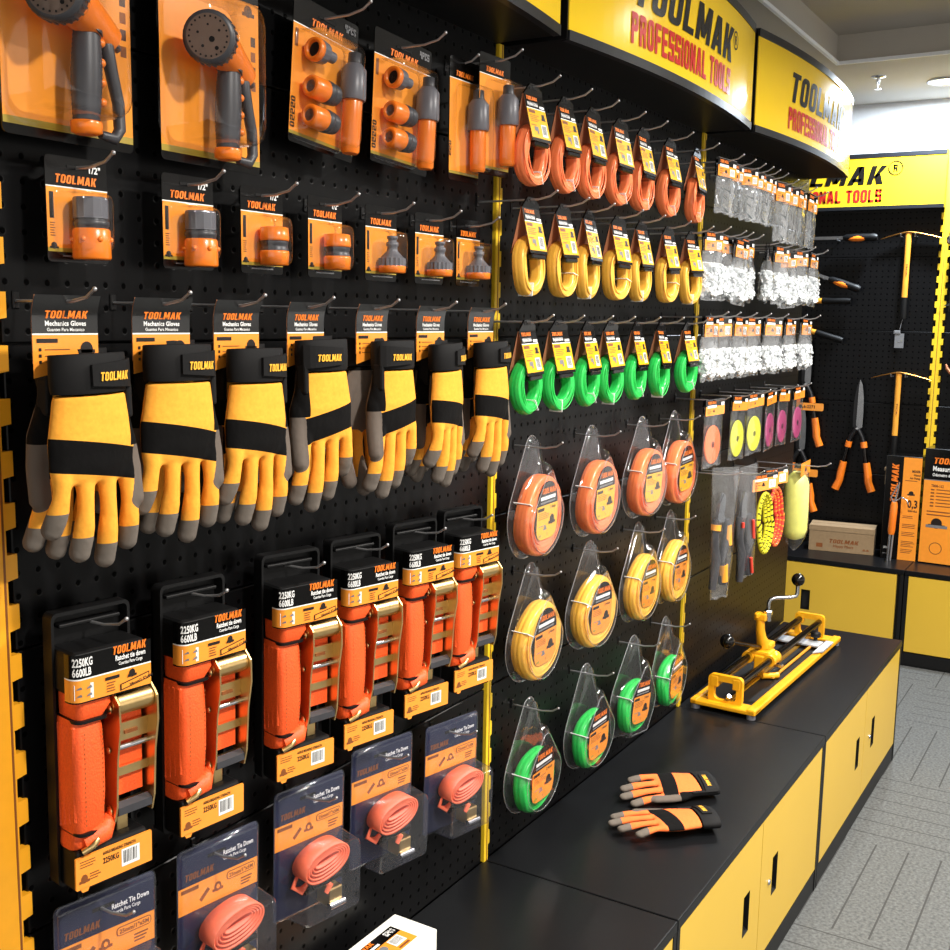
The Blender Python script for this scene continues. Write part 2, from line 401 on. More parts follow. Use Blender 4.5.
struct(MB().box(-4, 6, -6, 2.2, -.05, 0, 'carpet').build('floor'))
ZL = 2.392; TX = 3.73; TY = .125; ZU = 2.495
b = MB()
b.box(TX, 4.6, -6, 2.2, ZL, ZL + .35, 'ceiling_white')                 # low soffit at the far end
b.box(-4, TX, TY, 2.2, ZL, ZL + .35, 'ceiling_white')                  # low soffit over the display
b.box(-4, TX, -6, TY, ZU, ZU + .25, 'ceiling_white')                   # raised tray
struct(b.build('ceiling'))
struct(MB().box(XB + .15, XB + .25, -6, 2.2, 0, ZL + .3, 'wall_white').build('wall_rear'))
struct(MB().box(-4, XB + .15, 2.1, 2.2, 0, ZL + .3, 'wall_white').build('wall_side'))
b = MB()
b.box(TX - .012, TX, -6, TY, ZL - .006, ZL + .006, 'wall_white').box(-4, TX, TY - .012, TY, ZL - .006, ZL + .006, 'wall_white')
struct(b.build('trim_1'))
# pegboard wall of the display: 0.318 m high panels, three bays
b = MB()
zs = [H, .7465, 1.0665, 1.3865, 1.7065, ZC + .02]
for k in range(3):
    x0, x1 = k + .0135, k + .9865
    if k == 0: x0 = .024
    for z0, z1 in zip(zs, zs[1:]):
        b.box(x0, x1, 0, .012, z0 + .0012, z1 - .0012, 'peg', bev=.0012, seg=1)
b.box(-.6, 2.995, .014, .05, .0, ZC + .2, 'black_steel')
struct(b.build('wall_left'))
b = MB()
zb = [.0, .4274, .7474, 1.0684, 1.389, 1.7095, 2.13]
for y0, y1 in ((YS + .024, YS + .976), (YS - .976, YS - .024)):
    for z0, z1 in zip(zb, zb[1:]):
        b.box(XB, XB + .012, y0, y1, z0 + .0012, z1 - .0012, 'peg_end', bev=.0012, seg=1)
b.box(XB + .014, XB + .05, YS - 1, YS + 1, 0, 2.13, 'black_steel')
struct(b.build('wall_back'))

# slotted upright posts
def post(name, xc, half_l, half_r, tab_l, tab_r, z0, z1, m, pitch=.0535, endwall=False, phase=0):
    b = MB(); 
    b.box(-half_l, half_r, -.004, .01, z0, z1, m)
    b.box(-.0012, .0012, -.0045, -.0035, z0, z1, 'print_brown')
    z = z0 + phase
    while z < z1:
        a, c = z, min(z + pitch * .52, z1)
        if tab_l: b.prism([(-half_l - tab_l, a), (-half_l, a), (-half_l, c), (-half_l - tab_l, c - .002)], -.004, .006, m)
        if tab_r: b.prism([(half_r, a), (half_r + tab_r, a + .002), (half_r + tab_r, c), (half_r, c)], -.004, .006, m)
        z += pitch
    return b.build(name, None, (XB, xc, 0) if endwall else (xc, 0, 0), (0, 0, R(-90)) if endwall else None)
tag(post('slotted_post', .011, .06, .0035, 0, .012, 0, ZC, 'post_orange', .0535, phase=.02), 'wide orange yellow slotted post at the near end of the wall', 'post')
tag(post('slotted_post', 1.0, .0095, .0045, 0, .0055, H, ZC, 'post_yellow', phase=.03), 'yellow slotted post between the glove bay and the trimmer line bay', 'post')
tag(post('slotted_post', 2.0, .0095, .0045, 0, .0055, H, ZC, 'post_yellow', phase=.01), 'yellow slotted post behind the last trimmer line coils before the bags', 'post')
tag(post('slotted_post', YS, .013, .013, .0095, .0095, H, 2.2, 'post_yellow', .0535, True, .015), 'yellow post with slots on both sides beside the two picks', 'post')

# cabinets: carcass with worktop, doors with recessed handle slots
def cabinet(name, label, w, front, doors, loc, rot=(0, 0, 0), lock=True):
    """local: x along the front 0..w, front at y=-front, back y=0, z 0..H"""
    t = thing(name, label, 'cabinet', loc, rot)
    b = MB(); k = .06
    b.box(.004, w - .004, -front + .03, -.0, .0, k, 'carcass_black')
    b.box(.002, w - .002, -front + .019, 0, k, H - .022, 'carcass_black')
    b.box(.002, .016, -front, 0, k - .055, H - .022, 'carcass_black').box(w - .016, w - .002, -front, 0, k - .055, H - .022, 'carcass_black')
    b.box(.002, w - .002, -front + .002, 0, .005, k - .002, 'carcass_black')
    b.build('carcass', t)
    MB().box(.0015, w - .0015, -front - .001, 0, H - .021, H, 'counter_black', bev=.002).build('worktop', t)
    for (a, c, hx) in doors:
        z0, z1 = k + .003, H - .024
        b = MB(); hw, hz0, hz1 = .019, .178, .266
        y = -front + .001; yb = y + .017
        for (p, q, r_, s_) in ((a, hx - hw, z0, z1), (hx + hw, c, z0, z1), (hx - hw, hx + hw, z0, hz0), (hx - hw, hx + hw, hz1, z1)):
            b.box(p, q, y, yb, r_, s_, 'door_yellow')
        d = b.build('door', t)
        b = MB(); b.box(hx - hw, hx + hw, y + .012, yb, hz0, hz1, 'hole_black')
        b.loft([ring([(hx - hw, hz0), (hx + hw, hz0), (hx + hw, hz1), (hx - hw, hz1)], y - .0005), ring([(hx - hw + .002, hz0 + .01), (hx + hw - .002, hz0 + .01), (hx + hw - .002, hz1 - .006), (hx - hw + .002, hz1 - .006)], y + .013)], 'black_steel', False, False, False)
        tag(b.build('handle', d), 'black recessed slot handle')
        if lock and (a, c, hx) == doors[-1]:
            MB().lathe([(.006, 0), (.0065, .003), (.004, .0045)], 'steel', 12, Tm((hx - .045, y, .222), (R(90), 0, 0))).build('lock', d)
    return t
TWO = [(.018, .497, .405), (.500, .982, .605)]
cabinet('display_cabinet', 'black topped yellow cabinet under the straps carrying the white box', 1, D, TWO, (0, 0, 0))
cabinet('display_cabinet', 'black topped yellow cabinet carrying the pair of coral gloves', 1, D, TWO, (1, 0, 0))
cabinet('display_cabinet', 'black topped yellow cabinet carrying the tile cutter', .9865, D, [(.016, .487, .405), (.490, .968, .605)], (2, 0, 0))
XC = XB - D
cabinet('display_cabinet', 'black topped yellow cabinet at the end wall carrying the cardboard box', 1, D, [(.03, .97, .60)], (XB, YS + 1, 0), (0, 0, R(-90)), False)
cabinet('display_cabinet', 'black topped yellow cabinet at the end wall under the tall boxed products', 1, D, [(.018, .97, .85)], (XB, YS, 0), (0, 0, R(-90)), False)

# canopies with lettered signs
def canopy(x0, x1, label, txt):
    w = x1 - x0; t = thing('sign_canopy', label, 'sign', ((x0 + x1) / 2, 0, ZC))
    hw = w / 2 - .016; e0, bulge, h = .121, .034, ZT - ZC
    def fy(x): return -(e0 + bulge * (1 - (x / hw) ** 2))
    n = 28; xs = [-hw + 2 * hw * i / n for i in range(n + 1)]
    b = MB()
    rings = [[(x, fy(x), z), (x, fy(x) + .006, z)][0:1] for x in xs for z in (0,)]
    def band(z0, z1, out, m, bb):
        rs = [[(x, fy(x) - out, z0), (x, fy(x) + .012, z0), (x, fy(x) + .012, z1), (x, fy(x) - out, z1)] for x in xs]
        bb.loft(rs, m, True, True, False)
    band(.014, h - .014, 0, 'sign_yellow', b)
    if txt:
        f = lambda p: (p[0], fy(p[0]) - .0015, p[2])
        b.text('TOOLMAK', txt[0], .102, .074, 0, 'sign_black', .53 * txt[1], .04, .18, None, 'L', f)
        b.text('PROFESSIONAL TOOLS', txt[0] + .0, .034, .054, 0, 'sign_red', .53 * txt[1], .035, 0, None, 'L', f)
        rx, rz = txt[0] + .53 * txt[1] + .034, .156
        rg = [(rx + .02 * math.cos(2 * PI * i / 24), rz + .02 * math.sin(2 * PI * i / 24)) for i in range(24)]
        ri = [(rx + .0168 * math.cos(2 * PI * i / 24), rz + .0168 * math.sin(2 * PI * i / 24)) for i in range(24)]
        b.add([f((x, 0, z)) for x, z in rg + ri], [(i, (i + 1) % 24, (i + 1) % 24 + 24, i + 24) for i in range(24)], 'sign_black')
        b.text('R', rx, rz - .0095, .019, 0, 'sign_black', None, .03, 0, None, 'C', f)
    b.build('sign_face', t)
    b = MB(); band(-.002, .0145, .002, 'trim_black', b); b.build('lower_trim', t)
    b = MB(); band(h - .0145, h + .004, .002, 'trim_black', b); b.build('upper_trim', t)
    for z0, z1 in ((.0, .008), (h - .008, h)):
        rs = [[(x, fy(x) + .012, z0), (x, -.0, z0), (x, -.0, z1), (x, fy(x) + .012, z1)] for x in xs]
        MB().loft(rs, 'black_steel', True, True, False).build('shelf_board', t)
    for sx in (-1, 1): MB().box(sx * hw - .003, sx * hw + .003, -e0 + .002, 0, 0, h, 'black_steel').build('side_panel', t)
canopy(0, 1, 'curved yellow sign canopy above the hose spray guns, mostly outside the picture', (-.285, 1))
canopy(1, 2, 'curved yellow lettered sign canopy above the trimmer line coils', (-.285, 1))
canopy(2, 3, 'curved yellow lettered sign canopy above the bagged goods', (-.285, 1))
t = thing('sign_canopy', 'flat brightly lit yellow lettered sign on the end wall above the picks', 'sign', (XB, YS + .5, 1.914), (0, 0, R(-90)))
b = MB(); b.box(-.49, .49, -.045, -.0, .012, .218, 'sign_yellow')
b.text('TOOLMAK', -.03, .105, .078, -.0465, 'sign_black', .53, .035, .2, None, 'C')
b.text('PROFESSIONAL TOOLS', -.03, .030, .054, -.0465, 'sign_red', .53, .035, 0, None, 'C')
rx, rz = .286, .170
rg = [(rx + .031 * math.cos(2 * PI * i / 24), rz + .031 * math.sin(2 * PI * i / 24)) for i in range(24)]
ri = [(rx + .0265 * math.cos(2 * PI * i / 24), rz + .0265 * math.sin(2 * PI * i / 24)) for i in range(24)]
b.add([(x, -.0465, z) for x, z in rg + ri], [(i, (i + 1) % 24, (i + 1) % 24 + 24, i + 24) for i in range(24)], 'sign_black')
b.text('R', rx, rz - .015, .030, -.0465, 'sign_black', None, .03, 0, None, 'C')
b.build('sign_face', t)
MB().box(-.49, .49, -.048, 0, -.002, .013, 'trim_black').build('lower_trim', t)
MB().box(-.49, .49, -.048, 0, .218, .236, 'trim_black').build('upper_trim', t)

# ceiling fittings
t = thing('sprinkler_head', 'small chrome sprinkler head on the low soffit', 'sprinkler', (4.02, .03, ZL))
MB().lathe([(.028, 0), (.028, -.004), (.012, -.008)], 'steel', 20).build('escutcheon', t)
b = MB(); b.lathe([(.007, -.006), (.007, -.03), (.004, -.032)], 'steel', 12).tube([(.012, 0, -.02), (.014, 0, -.035), (0, 0, -.048)], .002, 'steel', 6).tube([(-.012, 0, -.02), (-.014, 0, -.035), (0, 0, -.048)], .002, 'steel', 6).lathe([(.013, -.048), (.013, -.05)], 'steel', 12); b.build('deflector', t)
def downlight(x, y, z, label, e, spot=3.1416, r=.05, col=(1, .95, .88)):
    t = thing('downlight', label, 'light', (x, y, z))
    MB().lathe([(r * 1.35, 0), (r * 1.35, -.006), (r, -.008), (r, -.002)], 'steel', 28, caps=False).build('trim_ring', t)
    MB().lathe([(r, -.003), (r * .6, -.006), (.001, -.007)], 'lamp', 28, caps=False).build('lens', t)
    ld = bpy.data.lights.new('downlight_lamp', 'AREA'); ld.shape = 'DISK'; ld.size = r * 2; ld.energy = e; ld.color = col; ld.spread = spot
    lo = bpy.data.objects.new('downlight_lamp', ld); COL.objects.link(lo); lo.location = (0, 0, -.012); lo.parent = t
LB = 1
downlight(4.22, -.2, ZL, 'round downlight glowing on the low soffit above the end sign', 32 * LB, 3.14, .06, (.80, .90, 1))
downlight(.2, -1.5, ZU, 'round downlight in the raised ceiling facing the gloves', 36 * LB, 2.6, .09)
downlight(1.6, -1.4, ZU, 'round downlight in the raised ceiling facing the trimmer line coils', 46 * LB, 2.6, .09)
downlight(3.0, -1.3, ZU, 'round downlight in the raised ceiling facing the tile cutter', 36 * LB, 2.6, .09)

# ------------------------------------------------------------------ hooks
def make_hook(L, rise=.012):
    def fn():
        t = thing('display_hook')
        b = MB(); b.tube([(0, .004, 0), (0, -L + .035, 0), (0, -L + .012, rise * .35), (0, -L, rise)], .0017, 'wire', 7)
        b.ball((0, -L, rise), .0024, 'wire'); b.build('wire', t)
        b = MB(); b.box(-.004, .004, -.0022, 0, -.008, .010, 'rubber', .001, seg=1); b.build('back_plate', t)
        return t
    return Proto(fn)
HK = {}
def hook(x, z, L, label, group):
    if L not in HK: HK[L] = make_hook(L)
    HK[L].put((x, 0, z), (0, 0, 0), label, 'hook', group)

# ------------------------------------------------------------------ carded connectors
def badge(b, x, z, s, y, m='print_black'):
    b.poly([(x + s * .5 * math.cos(2 * PI * i / 14), z + s * .5 * math.sin(2 * PI * i / 14)) for i in range(14)], y, m)
    b.rect(x - s * .75, x + s * .75, z - s * .42, z - s * .12, y - .0002, m)
def pack_card(w, top, bot, hz, half=None):
    """black card with an orange field below hz"""
    b = MB(); b.prism(rr(0, (top + bot) / 2, w, top - bot, .004, 2), 0, .0012, 'card_black')
    b.rect(-w / 2 + .0004, w / 2 - .0004, bot + .011, hz, -.0003, 'card_orange')
    b.rect(-w / 2 + .0004, w / 2 - .0004, bot + .010, bot + .014, -.0004, 'print_green')
    b.rect(-w / 2, w / 2, hz, hz + .0012, -.0004, 'print_white')
    return b
def shell(cx, cz, w, h, d, r=.008, m='blister', fl=.005, dr=.006):
    b = MB(); o = [ring(rr(cx, cz, w + 2 * fl, h + 2 * fl, r + fl), -.0008), ring(rr(cx, cz, w, h, r), -.001), ring(rr(cx, cz, w - .002, h - .002, r), -d + dr)]
    for i in (1, 2, 3):
        a = i / 3 * PI / 2; k = dr * (1 - math.cos(a)); o.append(ring(rr(cx, cz, w - .002 - 2 * k, h - .002 - 2 * k, r), -d + dr - dr * math.sin(a)))
    b.loft(o, m, False, True, True); return b
def connector_mesh(kind, parent):
    t = parent
    if kind == 'a':
        b = MB(); b.lathe([(.0165, .020), (.0175, .018), (.0175, .0), (.018, -.001)], 'plastic_grey', 12, smooth=False)
        b.lathe([(.0165, .0), (.0165, -.003), (.0178, -.004), (.0178, -.008), (.0165, -.009), (.0165, -.012)], 'plastic_dark', 20)
        c = MB(); c.lathe([(.0172, -.011), (.0188, -.013), (.0192, -.04), (.018, -.042), (.012, -.042)], 'plastic_orange', 24)
        for i in range(7): c.ball((.0186 * math.cos(i * .9), .0186 * math.sin(i * .9), -.022), .003, 'plastic_orange', None, 8)
    elif kind == 'b':
        b = MB(); b.lathe([(.0165, -.004), (.017, -.005), (.017, -.009), (.0162, -.01), (.0162, -.013), (.017, -.014), (.017, -.018)], 'plastic_dark', 24)
        c = MB(); c.lathe([(.012, .012), (.0172, .011), (.0182, -.002), (.0178, -.005), (.01, -.005)], 'plastic_orange', 24)
        c.lathe([(.01, -.017), (.0178, -.017), (.0182, -.02), (.0172, -.034), (.012, -.035)], 'plastic_orange', 24)
    else:
        b = MB(); b.lathe([(.005, .018), (.0078, .018), (.0078, .014), (.0062, .0135), (.0062, .010), (.0088, .009), (.0088, .004), (.0072, .003), (.008, -.003), (.0175, -.013)], 'plastic_grey', 20)
        rg = []
        for zz in (-.013, -.024):
            rg.append([((.0195 if i % 2 else .0178) * math.cos(2 * PI * i / 36), (.0195 if i % 2 else .0178) * math.sin(2 * PI * i / 36), zz) for i in range(36)])
        b.loft(rg[::-1], 'plastic_grey', True, True, False)
        c = MB(); c.lathe([(.019, -.0235), (.0195, -.025), (.019, -.033), (.015, -.034)], 'plastic_orange', 24)
    o = b.build('connector', t, (.001, -.019, -.05)); tag(o, 'grey connector body')
    tag(c.build('collar', o), 'orange ring of the connector')
def make_connector(kind):
    def fn():
        t = thing('connector_pack')
        b = pack_card(.075, .010, -.095, -.021)
        b.text('TOOLMAK', -.002, -.0165, .0085, -.0006, 'print_orange', .05, .03, .15, align='C')
        if kind == 'a' or kind == 'b': b.text('1/2"', .022, -.0035, .007, -.0006, 'print_white', None, .03, align='C')
        b.rect(-.012, .012, -.001, .002, -.0006, 'hole_black')
        b.rect(-.034, -.029, -.052, -.026, -.0006, 'print_black').lines(-.034, -.028, -.056, 6, .0025, .001, -.0006, 'print_brown')
        badge(b, -.030, -.079, .007, -.0006); b.lines(-.02, .03, -.088, 1, .002, .0015, -.0006, 'print_grey')
        b.build('backing_card', t); shell(-.003, -.055, .046, .060, .036).build('blister', t); connector_mesh(kind, t)
        return t
    return Proto(fn)
CK = {k: make_connector(k) for k in 'abc'}
cx = [.088, .240, .362, .4835, .608, .731, .848]; ck = 'aabbccc'
cl = {'a': 'grey over orange hose connector', 'b': 'double orange hose connector with grey middle', 'c': 'grey tap adaptor with orange ring'}
cn = ['next to the wide orange post', 'under the second hose spray gun', 'third from the wide orange post', 'fourth from the wide orange post', 'fifth from the wide orange post', 'between two other tap adaptors', 'beside the yellow slotted post']
for i, x in enumerate(cx):
    x += (.0065 if i < 6 else .003) * (x + .675)
    CK[ck[i]].put((x, -.034, 1.565), (0, 0, R(random.uniform(-3, 3))), 'carded %s, %s' % (cl[ck[i]], cn[i]), 'hose connector', 'carded hose connectors')
    hook(x, 1.565, .09, 'thin steel hook carrying the %s hose connector card from the wide orange post' % ORD[i], 'hooks of the hose connectors')

# ------------------------------------------------------------------ hose spray guns
def make_spray():
    t = thing('spray_gun_pack')
    b = MB(); b.prism(rr(0, -.087, .161, .213, .006, 3), 0, .0015, 'card_black')
    b.rect(-.080, .080, -.178, .004, -.0004, 'card_orange'); b.rect(-.080, .080, -.184, -.177, -.0005, 'print_green')
    b.text('TOOLMAK', .0, .006, .012, -.0006, 'print_orange', .08, .03, .15, align='C')
    badge(b, .062, -.006, .014, -.0006)
    for i in range(4): b.rect(.066, .074, -.045 - i * .017, -.034 - i * .017, -.0006, 'print_brown' if i % 2 else 'print_black')
    b.build('backing_card', t)
    s = shell(-.018, -.092, .108, .158, .060, .018, 'blister', .012, .016); s.build('blister', t)
    g = thing('spray_gun'); g.parent = t
    ax = Vector((-.85, -.52, -.05)).normalized(); q = ax.to_track_quat('Z', 'Y').to_matrix().to_4x4()
    hb = Vector((-.044, -.045, -.066))
    T = Matrix.Translation(hb) @ q
    b = MB(); b.lathe([(.0255, .0), (.027, .002), (.0285, .02), (.0275, .0235), (.0235, .0245)], 'plastic_dark', 32, T)
    for i in range(26):
        a = 2 * PI * i / 26; b.box(.0275, .0288, -.0012, .0012, .004, .018, 'plastic_dark', 0, T @ Matrix.Rotation(a, 4, 'Z'))
    b.lathe([(.0235, .0247), (.0001, .0247)], 'rose_face', 32, T, False)
    for i in range(22):
        a = 2 * PI * i / 22; b.lathe([(.0012, .0249), (.00001, .0249)], 'hole_black', 6, T @ Tm((.0205 * math.cos(a), .0205 * math.sin(a), 0)), False)
    for (px, py, r_) in ((.004, -.003, .0032), (-.006, -.01, .0016), (-.011, .004, .0014), (.012, .006, .0014), (0, .012, .0012), (.009, -.012, .0022)): b.lathe([(r_, .025), (.00001, .025)], 'hole_black', 10, T @ Tm((px, py, 0)), False)
    tag(b.build('spray_head', g), 'dark grey spray rose with holes')
    b = MB(); b.lathe([(.0265, 0), (.0255, -.006), (.021, -.022), (.019, -.03)], 'plastic_orange', 28, T)
    b.tube([tuple(hb - ax * .025), (-.012, -.032, -.070), (.016, -.022, -.079), (.036, -.018, -.088)], [.0235, .0205, .0175, .0145], 'plastic_orange', 18)
    tag(b.build('barrel', g), 'orange barrel')
    b = MB()
    rg = []
    for i in range(41):
        k = i / 40; z = -.086 - .088 * k; w = .0135 + .0022 * math.sin(k * PI) + (.0007 if i % 2 else 0); rg.append([(.001 + w * math.cos(2 * PI * j / 16) - .004 * k, -.026 + w * .85 * math.sin(2 * PI * j / 16), z) for j in range(16)])
    b.loft(rg[::-1], 'plastic_dark'); b.tube([(.001, -.026, -.088), (.006, -.026, -.072)], [.0155, .014], 'plastic_dark', 14)
    for i in range(4): b.ball((.0125, -.032, -.097 - i * .019), .0046, 'plastic_orange', None, 8)
    b.build('grip', g)
    b = MB(); b.lathe([(.0148, -.174), (.0156, -.176), (.0152, -.185), (.011, -.187)], 'plastic_orange', 20, Tm((-.003, -.026, 0))); b.build('end_cap', g)
    b = MB(); b.tube([(.032, -.02, -.078), (.026, -.024, -.096), (.032, -.024, -.12), (.040, -.024, -.15), (.041, -.024, -.176), (.034, -.024, -.186), (.016, -.024, -.184)], [.0088, .0078, .0068, .0064, .0064, .006, .0045], 'plastic_dark', 10)
    b.tube([(.034, -.02, -.088), (.046, -.02, -.096)], [.006, .004], 'plastic_dark', 8)
    b.build('trigger', g)
    return t
SP = Proto(make_spray)
for i, (x, l) in enumerate(((.088, 'orange carded hose spray gun next to the wide orange post'), (.2855, 'orange carded hose spray gun with its round grey spray rose fully in view'))):
    SP.put((x, -.035, 1.782), (0, 0, R(1)), l, 'spray gun', 'carded hose spray guns')
    hook(x, 1.79, .09, 'thin steel hook carrying the %s hose spray gun pack' % ORD[i], 'hooks of the spray guns')

# connector sets and nozzle packs
def nozzle(b_parent, x, y, z0, L=.13):
    b = MB(); b.lathe([(.006, 0), (.0085, -.001), (.009, -.012), (.0105, -.016)], 'plastic_dark', 18); b.lathe([(.0105, -.015), (.0165, -.022), (.0175, -.058), (.0165, -.062)], 'plastic_grey', 20)
    o = b.build('nozzle', b_parent, (x, y, z0)); tag(o, 'grey twist nozzle')
    tag(MB().lathe([(.0125, -.06), (.013, -.062), (.0125, -L), (.010, -L - .003)], 'plastic_orange', 18).build('nozzle_body', o), 'orange body of the nozzle')
def make_set():
    t = thing('connector_set_pack'); b = pack_card(.137, .024, -.158, -.012)
    b.text('TOOLMAK', .0, -.006, .0095, -.0006, 'print_orange', .066, .03, .15, align='C'); b.text('4PCS', .05, .008, .010, -.0006, 'print_grey', .024, .03, align='C')
    b.rect(-.018, .018, .008, .011, -.0006, 'hole_black'); b.text('02220', -.060, -.14, .009, -.0006, 'print_black', .038, .03, T=Tm((-.198, 0, -.08), (0, R(-90), 0)))
    b.rect(-.064, -.058, -.04, -.018, -.0006, 'print_brown'); b.build('backing_card', t)
    shell(-.012, -.083, .098, .132, .04, .008).build('blister', t)
    for k, z in enumerate((-.042, -.088, -.124)):
        if k == 0:
            b = MB(); b.lathe([(.0112, .008), (.012, 0), (.0165, .001), (.0175, .004), (.0175, .010), (.015, .011)], 'plastic_orange', 24, AX, caps=False); b.lathe([(.0112, .0075), (.0001, .0075)], 'hole_black', 16, AX, False, False)
            o = b.build('tap_adaptor', t, (-.052, -.019, z)); o.scale = (.85, .85, .85); MB().lathe([(.0172, .010), (.0178, .012), (.0165, .026), (.0085, .033), (.0085, .05)], 'plastic_grey', 16, AX, False).build('adaptor_body', o)
        else:
            b = MB(); b.lathe([(.0092, .010), (.0098, 0), (.0145, .001), (.0165, .004), (.0172, .032), (.016, .034)], 'plastic_orange', 24, AX, caps=False); b.lathe([(.0095, .004), (.004, .006), (.0001, .009)], 'rose_face', 16, AX, False, False)
            o = b.build('hose_connector', t, (-.054, -.019, z)); o.scale = (.88, .84, .84); MB().lathe([(.0165, .033), (.0165, .036), (.0178, .037), (.0178, .043), (.0165, .044), (.0172, .046), (.016, .058)], 'plastic_dark', 18, AX).build('collar', o)
    nozzle(t, .036, -.02, -.022, .128)
    return t
ST = Proto(make_set)
for i, (x, l) in enumerate(((.489, 'carded four-piece hose connector set beside the hose spray gun'), (.662, 'carded four-piece hose connector set beside the single nozzle packs'))):
    ST.put((x + .006, -.035, 1.789), (0, R(5 - 1.5 * i), R(2 - 3 * i)), l, 'hose connector set', 'carded connector sets')
    hook(x, 1.80, .11, 'thin steel hook carrying the %s four-piece connector set' % ORD[i], 'hooks of the connector sets')
def make_nozzle():
    t = thing('nozzle_pack'); b = pack_card(.088, .016, -.168, -.016)
    b.text('TOOLMAK', -.002, -.011, .008, -.0006, 'print_orange', .05, .03, .15, align='C'); b.text('220', -.036, -.13, .008, -.0006, 'print_black', .022, .03, T=Tm((-.168, 0, -.096), (0, R(-90), 0)))
    b.build('backing_card', t); shell(.006, -.088, .058, .13, .036, .008).build('blister', t); nozzle(t, .012, -.018, -.028, .122)
    return t
NZ = Proto(make_nozzle)
NZ.put((.832, -.036, 1.80), (0, 0, 0), 'carded orange hose nozzle partly hidden behind the one at the yellow post', 'hose nozzle', 'carded hose nozzles')
NZ.put((.88, -.062, 1.8135), (0, 0, R(-3)), 'carded orange hose nozzle in front, beside the yellow slotted post', 'hose nozzle', 'carded hose nozzles')
hook(.88, 1.822, .11, 'thin steel hook carrying the front hose nozzle pack beside the yellow post', 'hooks of the nozzle packs')
hook(.832, 1.81, .06, 'thin steel hook carrying the hidden hose nozzle pack', 'hooks of the nozzle packs')

# ------------------------------------------------------------------ gloves
FING = [(-.0385, -.180, -.046), (-.0130, -.208, -.0155), (.0125, -.219, .0145), (.0375, -.206, .044)]   # base x, tip z, tip x
def glove_mesh(name, mirror=False, flat=False):
    b = MB()
    def el(z, rx, ry, cx=0, cy=0): return [(cx + rx * math.cos(2 * PI * j / 24), cy + ry * math.sin(2 * PI * j / 24), z) for j in range(24)]
    k = .8 if flat else 1
    b.loft([el(-.127, .046, .009 * k), el(-.121, .0495, .0125 * k), el(-.108, .051, .0165 * k), el(-.085, .0505, .020 * k), el(-.06, .045, .020 * k), el(-.040, .041, .0195)], 'rubber')
    for (x0, tz, x1) in FING:
        n = 6; pts = []; rs = []
        for i in range(n + 1):
            u = i / n; z = -.112 + (tz + .011 + .112) * u
            pts.append((x0 + (x1 - x0) * u, (-.004 * math.sin(u * PI) + .010 * u * u) * (.4 if flat else 1), z)); rs.append((.0108, .0098, .0084, .0086, .0100, .0108, .0106)[i])
        b.tube(pts, rs, 'rubber', 12); b.ball(pts[-1], .0110, 'rubber', None, 12)
    th = [(.030, .004, -.062), (.0425, .003, -.088), (.0475, .001, -.118), (.0475, -.002, -.150)]
    b.tube(th, [.012, .0115, .0100, .0094], 'rubber', 12); b.ball(th[-1], .0096, 'rubber', None, 12)
    o = b.build('tmp')
    md = o.modifiers.new('r', 'REMESH'); md.mode = 'VOXEL'; md.voxel_size = .0024; md.use_smooth_shade = True
    sm = o.modifiers.new('s', 'SMOOTH'); sm.iterations = 3; sm.factor = .5
    dg = bpy.context.evaluated_depsgraph_get(); me = bpy.data.meshes.new_from_object(o.evaluated_get(dg)); bpy.data.objects.remove(o)
    me.name = name; me.materials.clear()
    for p in me.polygons: p.use_smooth = True; p.material_index = 0
    A = {q: [] for q in ('band', 'side', 'tip', 'palm')}
    for v in me.vertices:
        x, y, z = v.co
        zc = -.1035 - .9 * (x - .01) ** 2 * .6 - .20 * x
        A['band'].append(min(.0165 - abs(z - zc), (.004 - y) * 2))
        best, bv = 1e9, -1
        for (x0, tz, x1) in FING:
            u = min(max((z + .118) / (tz + .118), 0), 1); d = abs(x - (x0 + (x1 - x0) * u))
            if d < best: best = d; bv = (tz + .0275) - z
        A['tip'].append(bv if z < -.13 else -1)
        dth = min((Vector(th[i]).lerp(Vector(th[i + 1]), u) - v.co).length for i in range(3) for u in (0, .2, .4, .6, .8, 1))
        thv = min(.0125 - dth, -.094 - z)
        A['palm'].append(max(thv, min(y - .0075, -z - .045)))
        A['side'].append(max(min(x - .037, z + .094), min(y - .006, -z - .0) if z > -.09 else -1))
    for q, vals in A.items():
        at = me.attributes.new(q, 'FLOAT', 'POINT'); at.data.foreach_set('value', vals)
    if mirror:
        for v in me.vertices: v.co.x = -v.co.x
        me.flip_normals()
    return me
GM = {False: glove_mesh('glove', False), True: glove_mesh('glove', True)}
def cuff_mesh(mirror, flat=False):
    s = -1 if mirror else 1; b = MB(); n = 28
    def el(z, rx, ry, dz=0): return [(rx * math.cos(2 * PI * j / n), ry * math.sin(2 * PI * j / n), z + dz * math.sin(2 * PI * j / n)) for j in range(n)]
    ry = .022 if not flat else .019
    b.loft([el(-.038, .0420, ry - .001), el(-.034, .0430, ry), el(-.02, .0435, ry), el(-.001, .0425, ry, -.001), el(0, .0415, ry - .001, -.001), el(-.004, .040, ry - .0025), el(-.03, .039, ry - .003)], 'neoprene', False, True)
    f = lambda p: (p[0], -math.sqrt(max(0, 1 - (p[0] / .0465) ** 2)) * (ry + .0015) + p[1], p[2])
    m = 10; g0 = []; 
    for (z0, z1) in ((-.0345, -.006),):
        rs = []
        for i in range(m + 1):
            x = s * (-.014 + .058 * i / m); sh = .004 * (1 - i / m)
            rs.append([f((x, -.002, z0 + sh)), f((x, .001, z0 + sh)), f((x, .001, z1 - sh)), f((x, -.002, z1 - sh))])
        b.loft(rs, 'neoprene', True, True, False)
    b.text('TOOLMAK', s * .012, -.026, .0085, -.0032, 'print_orange' if False else 'glove_yellow', .038, .03, .15, align='C', fn=f)
    # strap tail hanging at the thumb side
    b.box(s * .040 - .004, s * .040 + .004, -.012, .004, -.066, -.03, 'neoprene', .003)
    return b
